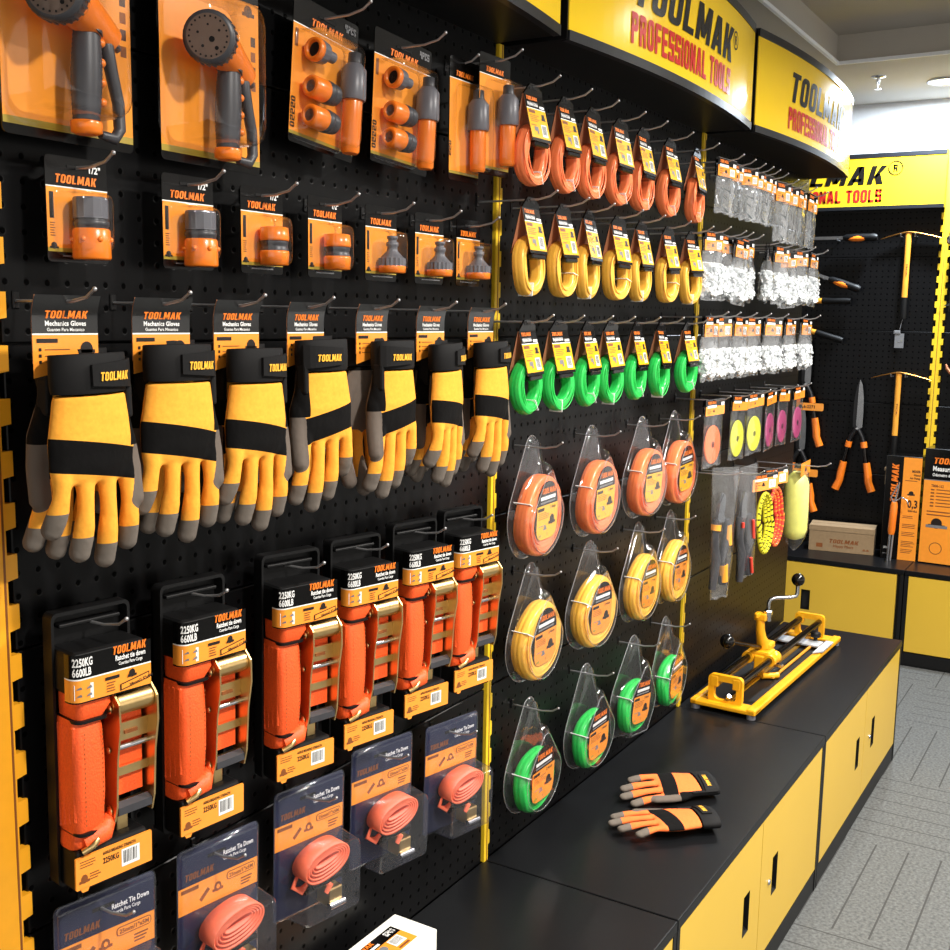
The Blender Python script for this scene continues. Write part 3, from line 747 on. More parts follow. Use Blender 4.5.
CM = {}
def add_glove(parent, mirror, loc, rot, coral=False):
    me = GM[mirror]
    key = (mirror, coral)
    if key not in CM:
        m2 = me.copy()
        if coral:
            for v in m2.vertices: v.co.y *= .60; v.co.x *= .95
        m2.materials.append(M['glove_coral' if coral else 'glove'])
        o = bpy.data.objects.new('glove', m2)
    else: o = bpy.data.objects.new('glove', CM[key][0])
    COL.objects.link(o); o.parent = parent; o.location = loc; o.rotation_euler = rot
    if key not in CM:
        c = cuff_mesh(mirror).build('cuff', o); CM[key] = None
        if coral:
            for v in c.data.vertices: v.co.y *= .66; v.co.x *= .95
        CM[key] = (o.data, c.data)
    else:
        c = bpy.data.objects.new('cuff', CM[key][1]); COL.objects.link(c); c.parent = o
    tag(c, 'black cuff with a lettered strap'); return o
hdr = None
def glove_pair(x, e, yaw, mirror, dx, gdz, label, gyaw=0, bx=-.03, byaw=10, hw=.075):
    global hdr
    t = thing('glove_pair', label, 'work gloves', (x, -e, 1.43), (0, 0, R(yaw)), 'pairs of work gloves on header cards')
    if hdr is None:
        b = MB(); n = 8
        def cur(p):      # the card curls forward at its top
            k = max(0, p[2] + .02); return (p[0], p[1] - 9 * k * k + .006, p[2])
        def sheet(x0, x1, za, zb, y, m, tail=0):
            vs = []; fs = []
            for i in range(n + 1):
                z = zb + (za - zb) * i / n
                for xx in (x0, x1): vs.append(cur((xx, y, z + (tail * (1 if xx > 0 else 0) * (1 - i / n)))))
            for i in range(n): fs.append((2 * i, 2 * i + 1, 2 * i + 3, 2 * i + 2))
            b.add(vs, fs, m, True)
        w = .0385
        sheet(-w, w, .006, -.031, 0, 'card_gloss'); sheet(-w, w, -.031, -.0325, -.0001, 'print_white'); sheet(-w, w, -.0325, -.074, 0, 'card_orange', .014)
        sheet(w, -w, .006, -.060, .0012, 'card_brown'); 
        b.text('TOOLMAK', 0, -.0165, .0075, -.0004, 'print_orange', .05, .03, .15, align='C', fn=cur)
        b.text('Mechanics Gloves', 0, -.0235, .0048, -.0004, 'print_white', .048, .03, align='C', fn=cur)
        b.text('Guantes Para Mecanico', 0, -.0288, .0032, -.0004, 'print_white', .044, .01, align='C', fn=cur)
        for (a, c, d, g_, m_) in ((-.034, -.010, -.040, -.036, 'print_black'), (-.032, -.029, -.048, -.045, 'print_black'), (-.025, .004, -.047, -.0462, 'print_brown'), (-.032, -.029, -.054, -.051, 'print_black'), (-.025, .004, -.053, -.0522, 'print_brown'), (-.032, -.029, -.060, -.057, 'print_black'), (-.025, -.002, -.059, -.0582, 'print_brown'), (.014, .034, -.0505, -.047, 'print_black')):
            b.add([cur((p, -.0005, q)) for p, q in ((a, d), (c, d), (c, g_), (a, g_))], [(0, 1, 2, 3)], m_)
        b.add([cur((.024 + .0075 * math.cos(2 * PI * i / 14), -.0005, -.0465 + .0075 * math.sin(2 * PI * i / 14))) for i in range(14)], [tuple(range(14))], 'print_black')
        hdr = b.build('header_card', t)
    else:
        o = hdr.copy(); COL.objects.link(o); o.parent = t
    add_glove(t, not mirror, (dx + bx, .028, gdz + .004), (R(2), 0, R(byaw)))
    add_glove(t, mirror, (dx, -.016, gdz), (R(-1), R(random.uniform(-2, 2)), R(gyaw)))
    return t
gx = [.040, .163, .278, .4015, .540, .684, .827]
gd = [(.006, 0), (.002, 0), (.006, 0), (.002, -6), (.018, -2), (.006, 10), (-.006, 4)]
gl = ['next to the wide orange post', 'second from the wide orange post', 'third from the wide orange post', 'fourth from the wide orange post', 'fifth from the wide orange post', 'sixth from the wide orange post', 'last, beside the yellow slotted post']
for i, x in enumerate(gx):
    mir = i in (3, 4)
    glove_pair(x, .082, (0, -3, 2, 4, 4, 2, 0)[i], mir, gd[i][0], (-.050, -.043, -.049, -.040, -.043, -.048, -.047)[i], 'yellow and black work gloves on header card, ' + gl[i], gd[i][1], (.018, .020, .022, .045, -.010, .032, .034)[i], (6, 8, 5, 20, 172, 14, 8)[i])
    hook(x, 1.43, .12, 'thin steel hook carrying the %s pair of yellow gloves from the wide orange post' % ORD[i], 'hooks of the gloves')
# coral pair lying on the cabinet, fingers towards the wall
def flat_glove(name, label, tip, cuff, mirror, roll):
    t = thing(name, label, 'work glove', (cuff[0], cuff[1], H + .0205), (0, 0, 0), 'coral gloves on the cabinet')
    d = Vector((tip[0] - cuff[0], tip[1] - cuff[1])); ang = math.atan2(d.y, d.x)
    # glove local: fingers -z, back of hand -y ; lay so that -y -> up, -z -> d
    zaxis = -Vector((d.x, d.y, 0)).normalized(); yaxis = Vector((0, 0, -1)); xaxis = yaxis.cross(zaxis)
    mm = Matrix((xaxis, yaxis, zaxis)).transposed()
    mm = mm @ Matrix.Rotation(R(roll), 3, 'Z')
    o = add_glove(t, mirror, (0, 0, 0), mm.to_euler(), True); return t
flat_glove('work_glove', 'coral work glove with grey fingertips lying farther back on the black cabinet, thumb in front', (1.358, -.084), (1.532, -.258), False, 9)
flat_glove('work_glove', 'coral work glove with black band lying nearer on the black cabinet', (1.225, -.148), (1.372, -.318), True, -2)

# ------------------------------------------------------------------ ratchet tie downs in black trays
def make_ratchet():
    t = thing('ratchet_strap_pack'); t.scale = (.80, 1, 1)
    b = MB(); b.prism(rr(0, -.140, .116, .304, .008, 3), -.0, .003, 'rubber')
    o = ring(rr(0, -.140, .116, .304, .008, 4), 0)
    b.loft([ring(rr(0, -.140, .116, .304, .008), .003), ring(rr(0, -.140, .116, .304, .008), -.014), ring(rr(0, -.140, .108, .296, .006), -.014), ring(rr(0, -.140, .104, .292, .005), 0)], 'rubber', False, False, False)
    b.box(-.045, .045, -.012, 0, -.006, -.002, 'rubber', .001, seg=1)
    b.box(-.052, .055, -.044, 0, -.289, -.243, 'rubber', .004); b.box(-.054, .055, -.048, 0, -.072, -.024, 'rubber', .006)
    b.build('tray', t)
    # wrap-round header
    def wrap(x):
        r = .012; hw = .0575
        if x < -hw + r: a = (x + hw - r) / r; return (-hw + r + r * math.sin(a) if a > -PI / 2 else -hw, -.053 + r - r * math.cos(a) if a > -PI / 2 else -.041 + (-x - hw + r - r * PI / 2))
        return (x, -.053)
    f = lambda p: (wrap(p[0])[0], wrap(p[0])[1] + p[1], p[2] - .012 * 0)
    xs = [-.069 + .1265 * i / 34 for i in range(35)]
    b = MB()
    for z0, z1, m in ((-.050, -.0245, 'card_black'), (-.0515, -.050, 'print_white'), (-.075, -.0515, 'card_orange'), (-.0765, -.075, 'card_black')):
        v = []
        for x in xs: v += [f((x, 0, z0)), f((x, 0, z1))]
        b.add(v, [(2 * i, 2 * i + 2, 2 * i + 3, 2 * i + 1) for i in range(34)], m, True)
    b.text('TOOLMAK', .024, -.0325, .0088, -.0008, 'print_orange', .050, .035, .15, align='C', fn=f)
    b.text('Ratchet tie down', .026, -.0395, .0056, -.0008, 'print_white', .045, .03, align='C', fn=f)
    b.text('Cuerdas Para Carga', .026, -.0450, .0036, -.0008, 'print_white', .036, .015, align='C', fn=f)
    b.text('2250KG', -.057, -.0365, .0088, -.0008, 'print_white', .027, .029, fn=f); b.text('6600LB', -.057, -.047, .0088, -.0008, 'print_white', .025, .029, fn=f)
    b.add([f(p) for p in ((-.055, -.0006, -.0725), (-.029, -.0006, -.0725), (-.029, -.0006, -.056), (-.055, -.0006, -.056))], [(0, 1, 2, 3)], 'print_white')
    for px, pz in ((-.049, -.060), (-.035, -.060), (-.049, -.068), (-.035, -.068)): b.add([f(p) for p in ((px - .004, -.0008, pz - .0014), (px + .004, -.0008, pz - .0010), (px + .002, -.0008, pz + .002), (px - .002, -.0008, pz + .0005))], [(0, 1, 2, 3)], 'print_grey')
    b.rect(-.012, .009, -.0585, -.055, -.0537, 'print_black'); b.lines(-.010, .004, -.061, 4, .003, .0011, -.0537, 'print_brown')
    badge(b, .028, -.057, .009, -.0538)
    b.prism([(.010, -.0735), (.054, -.067), (.054, -.060), (.010, -.0665)], -.0539, -.0535, 'print_black'); b.prism([(.0115, -.0722), (.0525, -.0662), (.0525, -.0612), (.0115, -.0674)], -.0542, -.0539, 'card_orange')
    b.text('38mm/1.5"x8M', .0135, -.0712, .0036, -.0545, 'print_black', .036, .02, T=Matrix.Translation((0, 0, -.0025)) @ Matrix.Rotation(R(-8.0), 4, 'Y'))
    b.build('header_card', t)
    # lower label
    b = MB(); b.prism(rr(.002, -.266, .116, .036, .001, 1), -.0465, -.044, 'card_orange'); b.prism([(-.05, -.283), (-.036, -.283), (-.039, -.288), (-.047, -.288)], -.0465, -.044, 'card_orange')
    b.text('6600LB BREAKING STRENGTH', -.016, -.2545, .0036, -.0468, 'print_black', .05, .03); b.text('2250KG', -.016, -.2645, .0065, -.0468, 'print_black', .024, .029)
    b.barcode(.012, .04, -.277, -.257, -.0468); badge(b, -.044, -.273, .010, -.0468, 'print_brown'); b.lines(-.05, -.022, -.253, 3, .003, .001, -.0468, 'print_brown'); b.lines(-.036, -.018, -.269, 3, .003, .0012, -.0468, 'print_brown')
    b.build('lower_label', t)
    # folded webbing
    b = MB()
    def sec(z, cx, w, d, y1=-.004):
        cx = -.031 if cx == -.036 else cx; w *= .94; return ring2(rr(cx, 0, w, d, .009), z, y1 - d / 2)
    def ring2(pts, z, yc): return [(x, yc + q, z) for x, q in pts]
    b.loft([sec(-.070, -.024, .052, .044), sec(-.085, -.023, .054, .046), sec(-.098, -.027, .044, .042)][::-1], 'webbing')
    prof = [(-.098, .044, .040), (-.108, .047, .043), (-.14, .048, .046), (-.18, .048, .046), (-.215, .046, .043), (-.226, .042, .040)]
    b.loft([sec(z, -.036, w, d) for z, w, d in prof][::-1], 'webbing')
    for k in range(4):       # edges of the folds seen on the side
        y = -.012 - k * .0095; b.box(-.0535, -.048, y - .0036, y + .0036, -.222 + .004 * k, -.104, 'webbing', .0015, seg=1)
    for xx in (-.042, -.016):
        for k in range(20): b.rect(xx, xx + .0012, -.113 - k * .0053, -.1105 - k * .0053, -.0502, 'print_brown')
    b.loft([sec(-.226, -.036, .043, .038), sec(-.238, -.036, .048, .040), sec(-.246, -.036, .042, .03)][::-1], 'webbing')
    b.tube([(-.040, -.040, -.236), (-.012, -.044, -.228), (.008, -.030, -.222)], [.010, .0125, .009], 'webbing', 10)
    s = b.build('webbing_bundle', t)
    for z, w, d in ((-.099, .049, .046), (-.224, .048, .045)):
        b = MB(); o1 = ring2(rr(-.027, 0, w, d, .010), z + .0016, -.004 - d / 2); o2 = ring2(rr(-.027, 0, w, d, .010), z - .0016, -.004 - d / 2)
        b.loft([o2, o1], 'rubber', True, True); b.build('tie_band', s)
    b = MB(); b.tube([(-.045, -.046, -.243), (-.034, -.052, -.236), (-.026, -.050, -.232)], .004, 'gold', 8); b.build('hook_end', s)
    g = thing('ratchet'); g.parent = t; g.location = (.003, 0, 0)
    for x in (.002, .060):
        pr = [(-.016, -.074), (-.046, -.076), (-.058, -.088), (-.059, -.115), (-.053, -.15), (-.050, -.205), (-.045, -.224), (-.030, -.224), (-.024, -.205), (-.014, -.14), (-.008, -.10)]
        b = MB(); b.prism(pr, -.0014, .0014, 'gold', Matrix.Translation((x, 0, 0)) @ Matrix.Rotation(R(90), 4, 'Z'))
        for yy, zz, rr_ in ((-.040, -.096, .006), (-.038, -.143, .004), (-.037, -.213, .006)): b.lathe([(rr_, -.003), (rr_ * .8, -.005), (.0005, -.0052)], 'gold', 12, Tm((x, yy, zz)) @ AX)
        b.build('side_plate', g)
    b = MB(); Tz = Tm((.004, -.042, -.092)) @ AX
    b.lathe([(.0125, .002), (.0125, .054)], 'gold', 20, Tz); b.lathe([(.006, -.004), (.006, .062)], 'gold', 14, Tz); b.build('spool', g)
    b = MB(); b.box(.004, .060, -.040, -.036, -.136, -.116, 'gold'); b.lathe([(.0035, 0), (.0035, .056)], 'steel', 10, Tm((.004, -.040, -.143)) @ AX); b.box(.004, .060, -.039, -.036, -.176, -.166, 'gold')
    b.box(.022, .042, -.0415, -.0395, -.129, -.125, 'print_brown'); b.build('crossbars', g)
    b = MB(); b.lathe([(.0085, 0), (.0085, .052)], 'plastic_dark', 6, Tm((.006, -.040, -.213)) @ AX, False); b.lathe([(.0065, -.004), (.0065, .06)], 'gold', 10, Tm((.004, -.034, -.213)) @ AX); b.build('handle', g)
    b = MB(); b.box(.010, .054, -.034, -.030, -.20, -.098, 'webbing');
    b.build('webbing_tail', g)
    MB().box(.016, .034, -.03, -.018, -.244, -.212, 'gold', .002).build('keeper', g)
    return t
RT = Proto(make_ratchet)
rx_ = [.0835, .230, .406, .545, .693, .832]
rl = ['next to the wide orange post', 'second from the wide orange post', 'third from the wide orange post', 'fourth from the wide orange post', 'fifth from the wide orange post', 'last of the row beside the yellow slotted post']
for i, x in enumerate(rx_):
    RT.put((x, -.034, 1.101 if i == 2 else 1.098), (R(1), 0, R((-8, -7, -13, -12, -12, -11)[i])), 'orange ratchet tie-down in a black tray, ' + rl[i], 'ratchet strap', 'orange ratchet tie-downs')
    hook(x, 1.092, .10, 'thin steel hook carrying the %s orange ratchet tie-down from the wide orange post' % ORD[i], 'hooks of the ratchet tie-downs')

# ------------------------------------------------------------------ small tie downs in clear packs
def make_small():
    t = thing('tie_down_pack'); t.scale = (.85, 1, 1); b = MB()
    b.prism(rr(0, -.074, .144, .190, .006, 3), 0, .0014, 'card_navy')
    b.rect(-.071, .071, -.064, -.028, -.0004, 'card_orange')
    b.text('TOOLMAK', -.060, -.021, .009, -.0006, 'print_brown', .05, .03, .15); b.text('Ratchet Tie Down', .008, -.006, .0065, -.0006, 'print_white', .055, .03); b.text('Cuerda Para Carga', .008, -.013, .0045, -.0006, 'print_white', .042, .015)
    b.rect(-.02, .012, -.001, .004, -.0006, 'hole_black')
    b.prism(rr(.040, -.037, .052, .011, .004, 2), -.0009, -.0006, 'print_brown'); b.prism(rr(.040, -.037, .0495, .0088, .003, 2), -.0012, -.0009, 'card_orange')
    b.text('25mm/1"x5M', .018, -.0395, .0055, -.0014, 'print_brown', .044, .03); badge(b, -.002, -.045, .013, -.0006, 'print_brown'); b.prism(rr(-.002, -.045, .006, .006, .003, 3), -.001, -.0008, 'card_orange')
    b.rect(-.066, -.036, -.036, -.031, -.0006, 'print_brown'); b.prism([(-.035, -.052), (-.02, -.040), (-.016, -.044), (-.031, -.056)], -.0008, -.0005, 'print_brown'); b.lines(.040, .062, -.048, 3, .004, .002, -.0006, 'print_brown')
    b.build('backing_card', t)
    s = shell(.0, -.074, .140, .186, .006, .006, 'navyclear', .004, .003); s.loft(shell(.006, -.114, .120, .104, .050, .010, 'navyclear', .001, .006).v and [ring(rr(.006, -.114, .122, .106, .010), -.006), ring(rr(.006, -.114, .118, .102, .010), -.046), ring(rr(.006, -.114, .110, .094, .008), -.051)], 'navyclear', False, True, True)
    s.build('blister', t)
    b = MB(); Tc = Tm((.004, -.008, -.088), (0, R(-9), 0))
    for k in range(5):
        a, c = .047 - .0052 * k, .0235 - .0040 * k
        n = 40
        def el(sc, y): return [((a * sc) * math.copysign(abs(math.cos(2 * PI * j / n)) ** .85, math.cos(2 * PI * j / n)) - .004 * k * 0, y, (c * sc if False else (c - (a - a * sc))) * math.sin(2 * PI * j / n) + .0016 * k) for j in range(n)]
        b.loft([el(1, -.030), el(1, 0), el(.93, 0), el(.93, -.030)], 'webbing_salmon', False, False, True, Tc, True)
    b.tube([(-.035, -.012, -.104), (-.048, -.016, -.116), (-.036, -.022, -.122), (-.026, -.024, -.114)], [.004, .007, .006, .003], 'webbing_salmon', 8, ex=.4)
    b.tube([(.004, -.03, -.118), (.012, -.034, -.124), (.004, -.034, -.134)], [.004, .006, .004], 'webbing_salmon', 8, ex=.5)
    b.build('webbing_coil', t)
    b = MB(); b.tube([(-.03, -.022, -.126), (0, -.026, -.121), (.035, -.026, -.119), (.048, -.02, -.124)], .005, 'rubber', 8); b.tube([(-.02, -.03, -.120), (.01, -.034, -.116)], .0035, 'rubber', 8); b.build('hook_end', t)
    b = MB(); b.box(.012, .040, -.034, -.006, -.160, -.132, 'gold', .002); b.lathe([(.005, 0), (.005, .032)], 'steel', 10, Tm((.010, -.036, -.156)) @ AX); b.build('ratchet', t)
    return t
SM = Proto(make_small)
sl = ['next to the wide orange post', 'second from the wide orange post', 'middle one of its row', 'fourth from the wide orange post', 'last of its row beside the yellow slotted post']
for i, (x, z, e) in enumerate(((.096, .757, .042), (.270, .748, .044), (.449, .754, .042), (.620, .756, .042), (.818, .729, .042))):
    SM.put((x, -e + .004, z), (R(1.5), 0, R((-11, -9, -11, -12, -12)[i])), 'rolled salmon strap in clear pack, ' + sl[i], 'tie-down strap', 'packs of rolled salmon straps')
    hook(x - .006, z + .001, .09, 'thin steel hook carrying the %s rolled salmon strap pack from the wide orange post' % ORD[i], 'hooks of the rolled strap packs')

# ------------------------------------------------------------------ trimmer line coils on folded cards
def coil(b, ro, ri, th, m, cz, y0, nr=5, na=4, wob=.0008, sx=1.0, seed=1):
    """a tightly wound ring: rounded square section whose skin shows the single windings"""
    rnd = random.Random(seed); n = 56; rc, hw, hy = (ro + ri) / 2, (ro - ri) / 2, th / 2
    sec = []; k = 52
    for j in range(k):
        a = 2 * PI * j / k; c, s_ = math.cos(a), math.sin(a); q = (abs(c) ** 3.2 + abs(s_) ** 3.2) ** (-1 / 3.2)
        g = 1 - (.035 if j % 4 == 0 else .0) + rnd.uniform(-.02, .03); sec.append((c * q * g * hw, s_ * q * g * hy))
    p1, p2 = rnd.random() * 6, rnd.random() * 6; rings = []
    for i in range(n):
        a = 2 * PI * i / n; w1, w2 = wob * math.sin(2 * a + p1), wob * 1.5 * math.sin(3 * a + p2); o = []
        for (u, v) in sec: o.append(((rc + u + w1) * math.cos(a) * sx, y0 + v + w2, cz + (rc + u + w1) * math.sin(a)))
        rings.append(o)
    b.loft(rings, m, False, False, True, None, True)
    for q in range(3):   # a few windings that stand off
        rr_ = rc + hw * rnd.uniform(-.5, .9); yy = y0 - hy * 1.02; p = rnd.random() * 6
        b.tube([((rr_ + .0012 * math.sin(2 * a + p)) * math.cos(a) * sx, yy + .0008 * math.sin(3 * a), cz + (rr_ + .0012 * math.sin(2 * a + p)) * math.sin(a)) for a in (2 * PI * j / 48 for j in range(48))], .0011, m, 5, True)
def make_line(cm, seed):
    def fn():
        t = thing('trimmer_line_pack'); b = MB()
        zt, zb, w = .004, -.085, .031
        def leaf(y0, y1, m_out, m_in, sgn):
            v = [(-w, y0, -.012), (w, y0, -.012), (w, y1, zb), (-w, y1, zb)]
            b.add(v, [(3, 2, 1, 0)] if sgn < 0 else [(0, 1, 2, 3)], m_out); b.add([(x, y + .0010 * -sgn, z) for x, y, z in v], [(0, 1, 2, 3)] if sgn < 0 else [(3, 2, 1, 0)], m_in)
        sl_ = (-.020) / (zb + .012)
        leaf(-.002, -.020, 'card_black', 'card_brown', -1); leaf(.001, .018, 'card_black', 'card_brown', 1)
        P = lambda p: (p[0], -.002 + (p[2] + .012) * (-.018) / (zb + .012) + p[1], p[2])
        def rc(x0, x1, z0, z1, m, d): b.add([P((x, -d, z)) for x, z in ((x0, z0), (x1, z0), (x1, z1), (x0, z1))], [(0, 1, 2, 3)], m)
        rc(-w, w, -.080, -.034, 'card_yellow', .0003); rc(-w, w, -.034, -.0325, 'print_white', .0003)
        b.text('TOOLMAK', -.027, -.0205, .0062, -.0006, 'print_orange', .036, .035, .15, fn=P); rc(-.027, .008, -.030, -.0235, 'print_grey', .0006); b.text('Nylon Line', -.026, -.0288, .0046, -.0009, 'print_white', .033, .03, fn=P); rc(.013, .029, -.031, -.027, 'print_white', .0006)
        rc(-.027, -.006, -.041, -.036, 'print_brown', .0006); rc(.006, .024, -.0765, -.057, 'print_white', .0006)
        for k in range(6): rc(.0085 + k * .0024, .0085 + k * .0024 + .0012, -.073, -.0585, 'print_black', .0008)
        rc(.014, .024, -.048, -.040, 'print_black', .0006); rc(.012, .026, -.050, -.047, 'print_black', .0007); rc(-.018, -.006, -.069, -.062, 'print_grey', .0007); rc(-.026, -.010, -.0605, -.0592, 'print_brown', .0007); rc(-.010, -.005, -.073, -.062, 'print_grey', .0008)
        for k in range(4): rc(-.026, .004 - .006 * (k % 2), -.045 - k * .003, -.044 - k * .003, 'print_brown', .0006)
        # hang loop
        b.prism([(-w, -.012), (w, -.012), (w, -.004), (.010, .006), (-.010, .006), (-w + .012, -.002)], -.0022, .0012, 'card_black'); b.rect(-.012, .012, -.003, .0015, -.0025, 'hole_black')
        b.box(-.024, .024, -.021, .018, -.0935, -.085, 'card_black', .002, seg=1)
        b.build('folded_card', t)
        b = MB(); coil(b, .0485, .0285, .023, cm, -.1045, 0, 5, 5, .0010, .90, seed); b.build('line_coil', t)
        b = MB(); rnd = random.Random(seed)
        a = R(-60) + rnd.uniform(-.9, .9); c_ = Vector((.0385 * math.cos(a) * .9, 0, -.1045 + .0385 * math.sin(a))); T = Matrix.Translation(c_) @ Matrix.Rotation(-a, 4, 'Y')
        b.loft([ring(rr(0, 0, .0225, .0014, .0006, 1), -.0128), ring(rr(0, 0, .0225, .0014, .0006, 1), .0128)], 'tie_white', T=T)
        b.build('cable_tie', t)
        return t
    return Proto(fn)
rowsL = [('orange', 'line_orange', 1.787, [.923, 1.039, 1.148, 1.268, 1.377, 1.518, 1.676], 'top'),
         ('yellow', 'line_yellow', 1.610, [.924, 1.041, 1.145, 1.274, 1.385, 1.527, 1.666], 'second'),
         ('green', 'line_green', 1.412, [.922, 1.036, 1.155, 1.255, 1.382, 1.510, 1.668], 'third')]
for r_i, (cn_, m, z, xs, rown) in enumerate(rowsL):
    pr = [make_line(m, 11 + 3 * r_i), make_line(m, 12 + 3 * r_i)]
    for i, x in enumerate(xs):
        nm = 'first from the glove bay' if i == 0 else ('hanging before the far yellow post' if i == 6 else '%s from the glove bay' % ORD[i])
        # the wire is steel, one hole grid along the wall
        pr[i % 2].put((x + .010, -.1, z), (0, R(random.uniform(-2, 2)), R(random.uniform(-6, 6))), '%s trimmer line coil on a folded card, %s' % (cn_, nm), 'trimmer line', '%s trimmer line coils' % cn_)
        hook(x + .010, z + .002, .15, 'thin steel hook carrying the %s %s trimmer line coil from the glove bay' % (ORD[i], cn_), 'hooks of the %s line coils' % cn_)

# ------------------------------------------------------------------ trimmer line in clear domes
def hull(pts):
    pts = sorted(set(pts)); 
    def half(ps):
        o = []
        for p in ps:
            while len(o) > 1 and (o[-1][0] - o[-2][0]) * (p[1] - o[-2][1]) - (o[-1][1] - o[-2][1]) * (p[0] - o[-2][0]) <= 0: o.pop()
            o.append(p)
        return o[:-1]
    return half(pts) + half(pts[::-1])
def resample(pts, n):
    L = [0]; q = pts + [pts[0]]
    for a, c in zip(q, q[1:]): L.append(L[-1] + math.hypot(c[0] - a[0], c[1] - a[1]))
    o = []; k = 0
    for i in range(n):
        s = L[-1] * i / n
        while L[k + 1] < s: k += 1
        u = (s - L[k]) / (L[k + 1] - L[k]); o.append((q[k][0] + (q[k + 1][0] - q[k][0]) * u, q[k][1] + (q[k + 1][1] - q[k][1]) * u))
    return o
def dome_outline(g, foot=False):
    C = lambda cx, cz, r: [(cx + r * math.cos(2 * PI * i / 48), cz + r * math.sin(2 * PI * i / 48)) for i in range(48)]
    p = C(0, -.1315, .0775 + g) + C(0, -.006, .019 + g)
    if foot: p += [(-.05 - g, -.212 - g), (.05 + g, -.212 - g)]
    return resample(hull(p), 72)
def make_dome(cm, seed, foot=False, low=False):
    def fn():
        t = thing('trimmer_line_dome'); b = MB()
        c0, c1, c2 = dome_outline(.004, foot), dome_outline(0, foot), dome_outline(-.002, foot)
        b.loft([ring(c0, 0), ring(c0, -.0012), ring(c1, -.002), ring(c2, -.012)], 'dome', True, False)
        cc = lambda k, y, r=.072: [(x * k, y, -.136 + (z + .136) * k if True else z) for x, z in ring_pts]
        ring_pts = resample([(.070 * math.cos(2 * PI * i / 60 + PI / 2), -.134 + .072 * math.sin(2 * PI * i / 60 + PI / 2)) for i in range(60)], 72)
        rp = dome_outline(-.004, foot)
        def mixr(k, y): return [(a[0], y, min(a[1], -.130 + (a[1] + .130) * k)) for a in rp]
        b.loft([ring(c2, -.012), mixr(.74, -.022), mixr(.70, -.038), [(x * .94, -.043, -.130 + (z + .130) * .94) for x, _, z in mixr(.68, 0)], [(x * .84, -.0445, -.130 + (z + .130) * .84) for x, _, z in mixr(.68, 0)]], 'dome', False, True)
        b.tube([(-.006, -.003, -.001), (0, -.003, .003), (.006, -.003, -.001)], .0012, 'dome', 6)
        b.tube([(x, -.0006, z) for x, z in c0], .0009, 'dome_edge', 6, True); b.tube([(x * .9, -.0432, -.130 + (z + .130) * .9) for x, _, z in mixr(.68, 0)], .0008, 'dome_edge', 5, True)
        b.build('dome', t)
        b = MB(); 
        if low: coil(b, .063, .032, .028, cm, -.143, -.020, 5, 5, .0016, 1, seed)
        else: coil(b, .0745, .040, .033, cm, -.1285, -.021, 6, 6, .0012, 1, seed)
        b.build('line_coil', t)
        b = MB(); y = -.0400; dz = -.008 if low else 0
        pts = resample(hull([(.043 * math.cos(PI * i / 20), -.108 + dz + .045 * math.sin(PI * i / 20)) for i in range(21)] + rr(0, -.137 + dz, .086, .066, .022)), 56)
        b.prism(pts, y, y + .0012, 'card_black'); zl = -.106 + dz
        b.poly(hull([p for p in pts if p[1] < zl] + [(-.0429, zl), (.0429, zl)]), y - .0003, 'card_orange' if seed % 3 else 'card_yellow')
        b.text('TOOLMAK', .002, zl + .021, .0105, y - .0005, 'print_orange', .058, .04, .15, align='C'); b.rect(-.031, .031, zl + .010, zl + .0165, y - .0005, 'print_white'); b.rect(-.031, .031, zl + .0035, zl + .007, y - .0005, 'print_grey')
        b.rect(-.040, -.014, zl - .010, zl - .004, y - .0005, 'print_black'); b.text('2.4mm', .010, zl - .009, .0055, y - .0005, 'print_black', .024, .02); b.lines(-.038, .010, zl - .013, 4, .0035, .0012, y - .0005, 'print_brown')
        badge(b, .020, zl - .030, .019, y - .0005); b.rect(-.034, -.010, zl - .0385, zl - .037, y - .0005, 'print_grey'); badge(b, -.008, zl - .042, .010, y - .0005, 'print_grey'); b.rect(.001, .003, zl - .058, zl - .052, y - .0005, 'print_brown'); b.rect(-.034, -.022, zl - .058, zl - .053, y - .0005, 'print_green')
        b.build('label', t)
        b = MB(); a = R(155); rc_ = .0475 if low else .0573; cz_ = -.143 if low else -.1285; T = Tm((rc_ * math.cos(a), -.021, cz_ + rc_ * math.sin(a)), (0, -a, 0)); b.loft([ring(rr(0, 0, .0365, .0018, .0008, 1), -.0172), ring(rr(0, 0, .0365, .0018, .0008, 1), .0172)], 'tie_white', T=T); b.build('cable_tie', t)
        return t
    return Proto(fn)
dr = [('orange', 'line_orange', 1.192, [1.061, 1.314, 1.575, 1.768], 'upper'), ('yellow', 'line_yellow', .953, [1.069, 1.322, 1.575, 1.770], 'middle'), ('green', 'line_green', .690, [1.076, 1.323, 1.574, 1.766], 'lower')]
for r_i, (cn_, m, z, xs, rown) in enumerate(dr):
    P1 = make_dome(m, 30 + r_i, False, cn_ == 'green'); P2 = make_dome(m, 30 + r_i, True, True) if cn_ == 'green' else None
    for i, x in enumerate(xs):
        nm = ('first from the glove bay', 'second from the glove bay', 'third from the glove bay', 'fourth from the glove bay')[i]
        if cn_ == 'green' and i == 2: nm = 'its square footed shell hanging askew'
        tl = R(random.uniform(-3, 3)); 
        P = P2 if (cn_ == 'green' and i == 2) else P1
        P.put((x + .016, -.036, z), (R(2), R(7) if (cn_ == 'green' and i == 2) else tl, R(random.uniform(-3, 3))), 'clear teardrop shell with %s trimmer line, %s' % (cn_, nm), 'trimmer line', '%s trimmer line shells' % cn_)
        hook(x + .016, z - .004, .10, 'thin steel hook carrying the %s %s trimmer line shell from the glove bay' % (ORD[i], cn_), 'hooks of the %s line shells' % cn_)

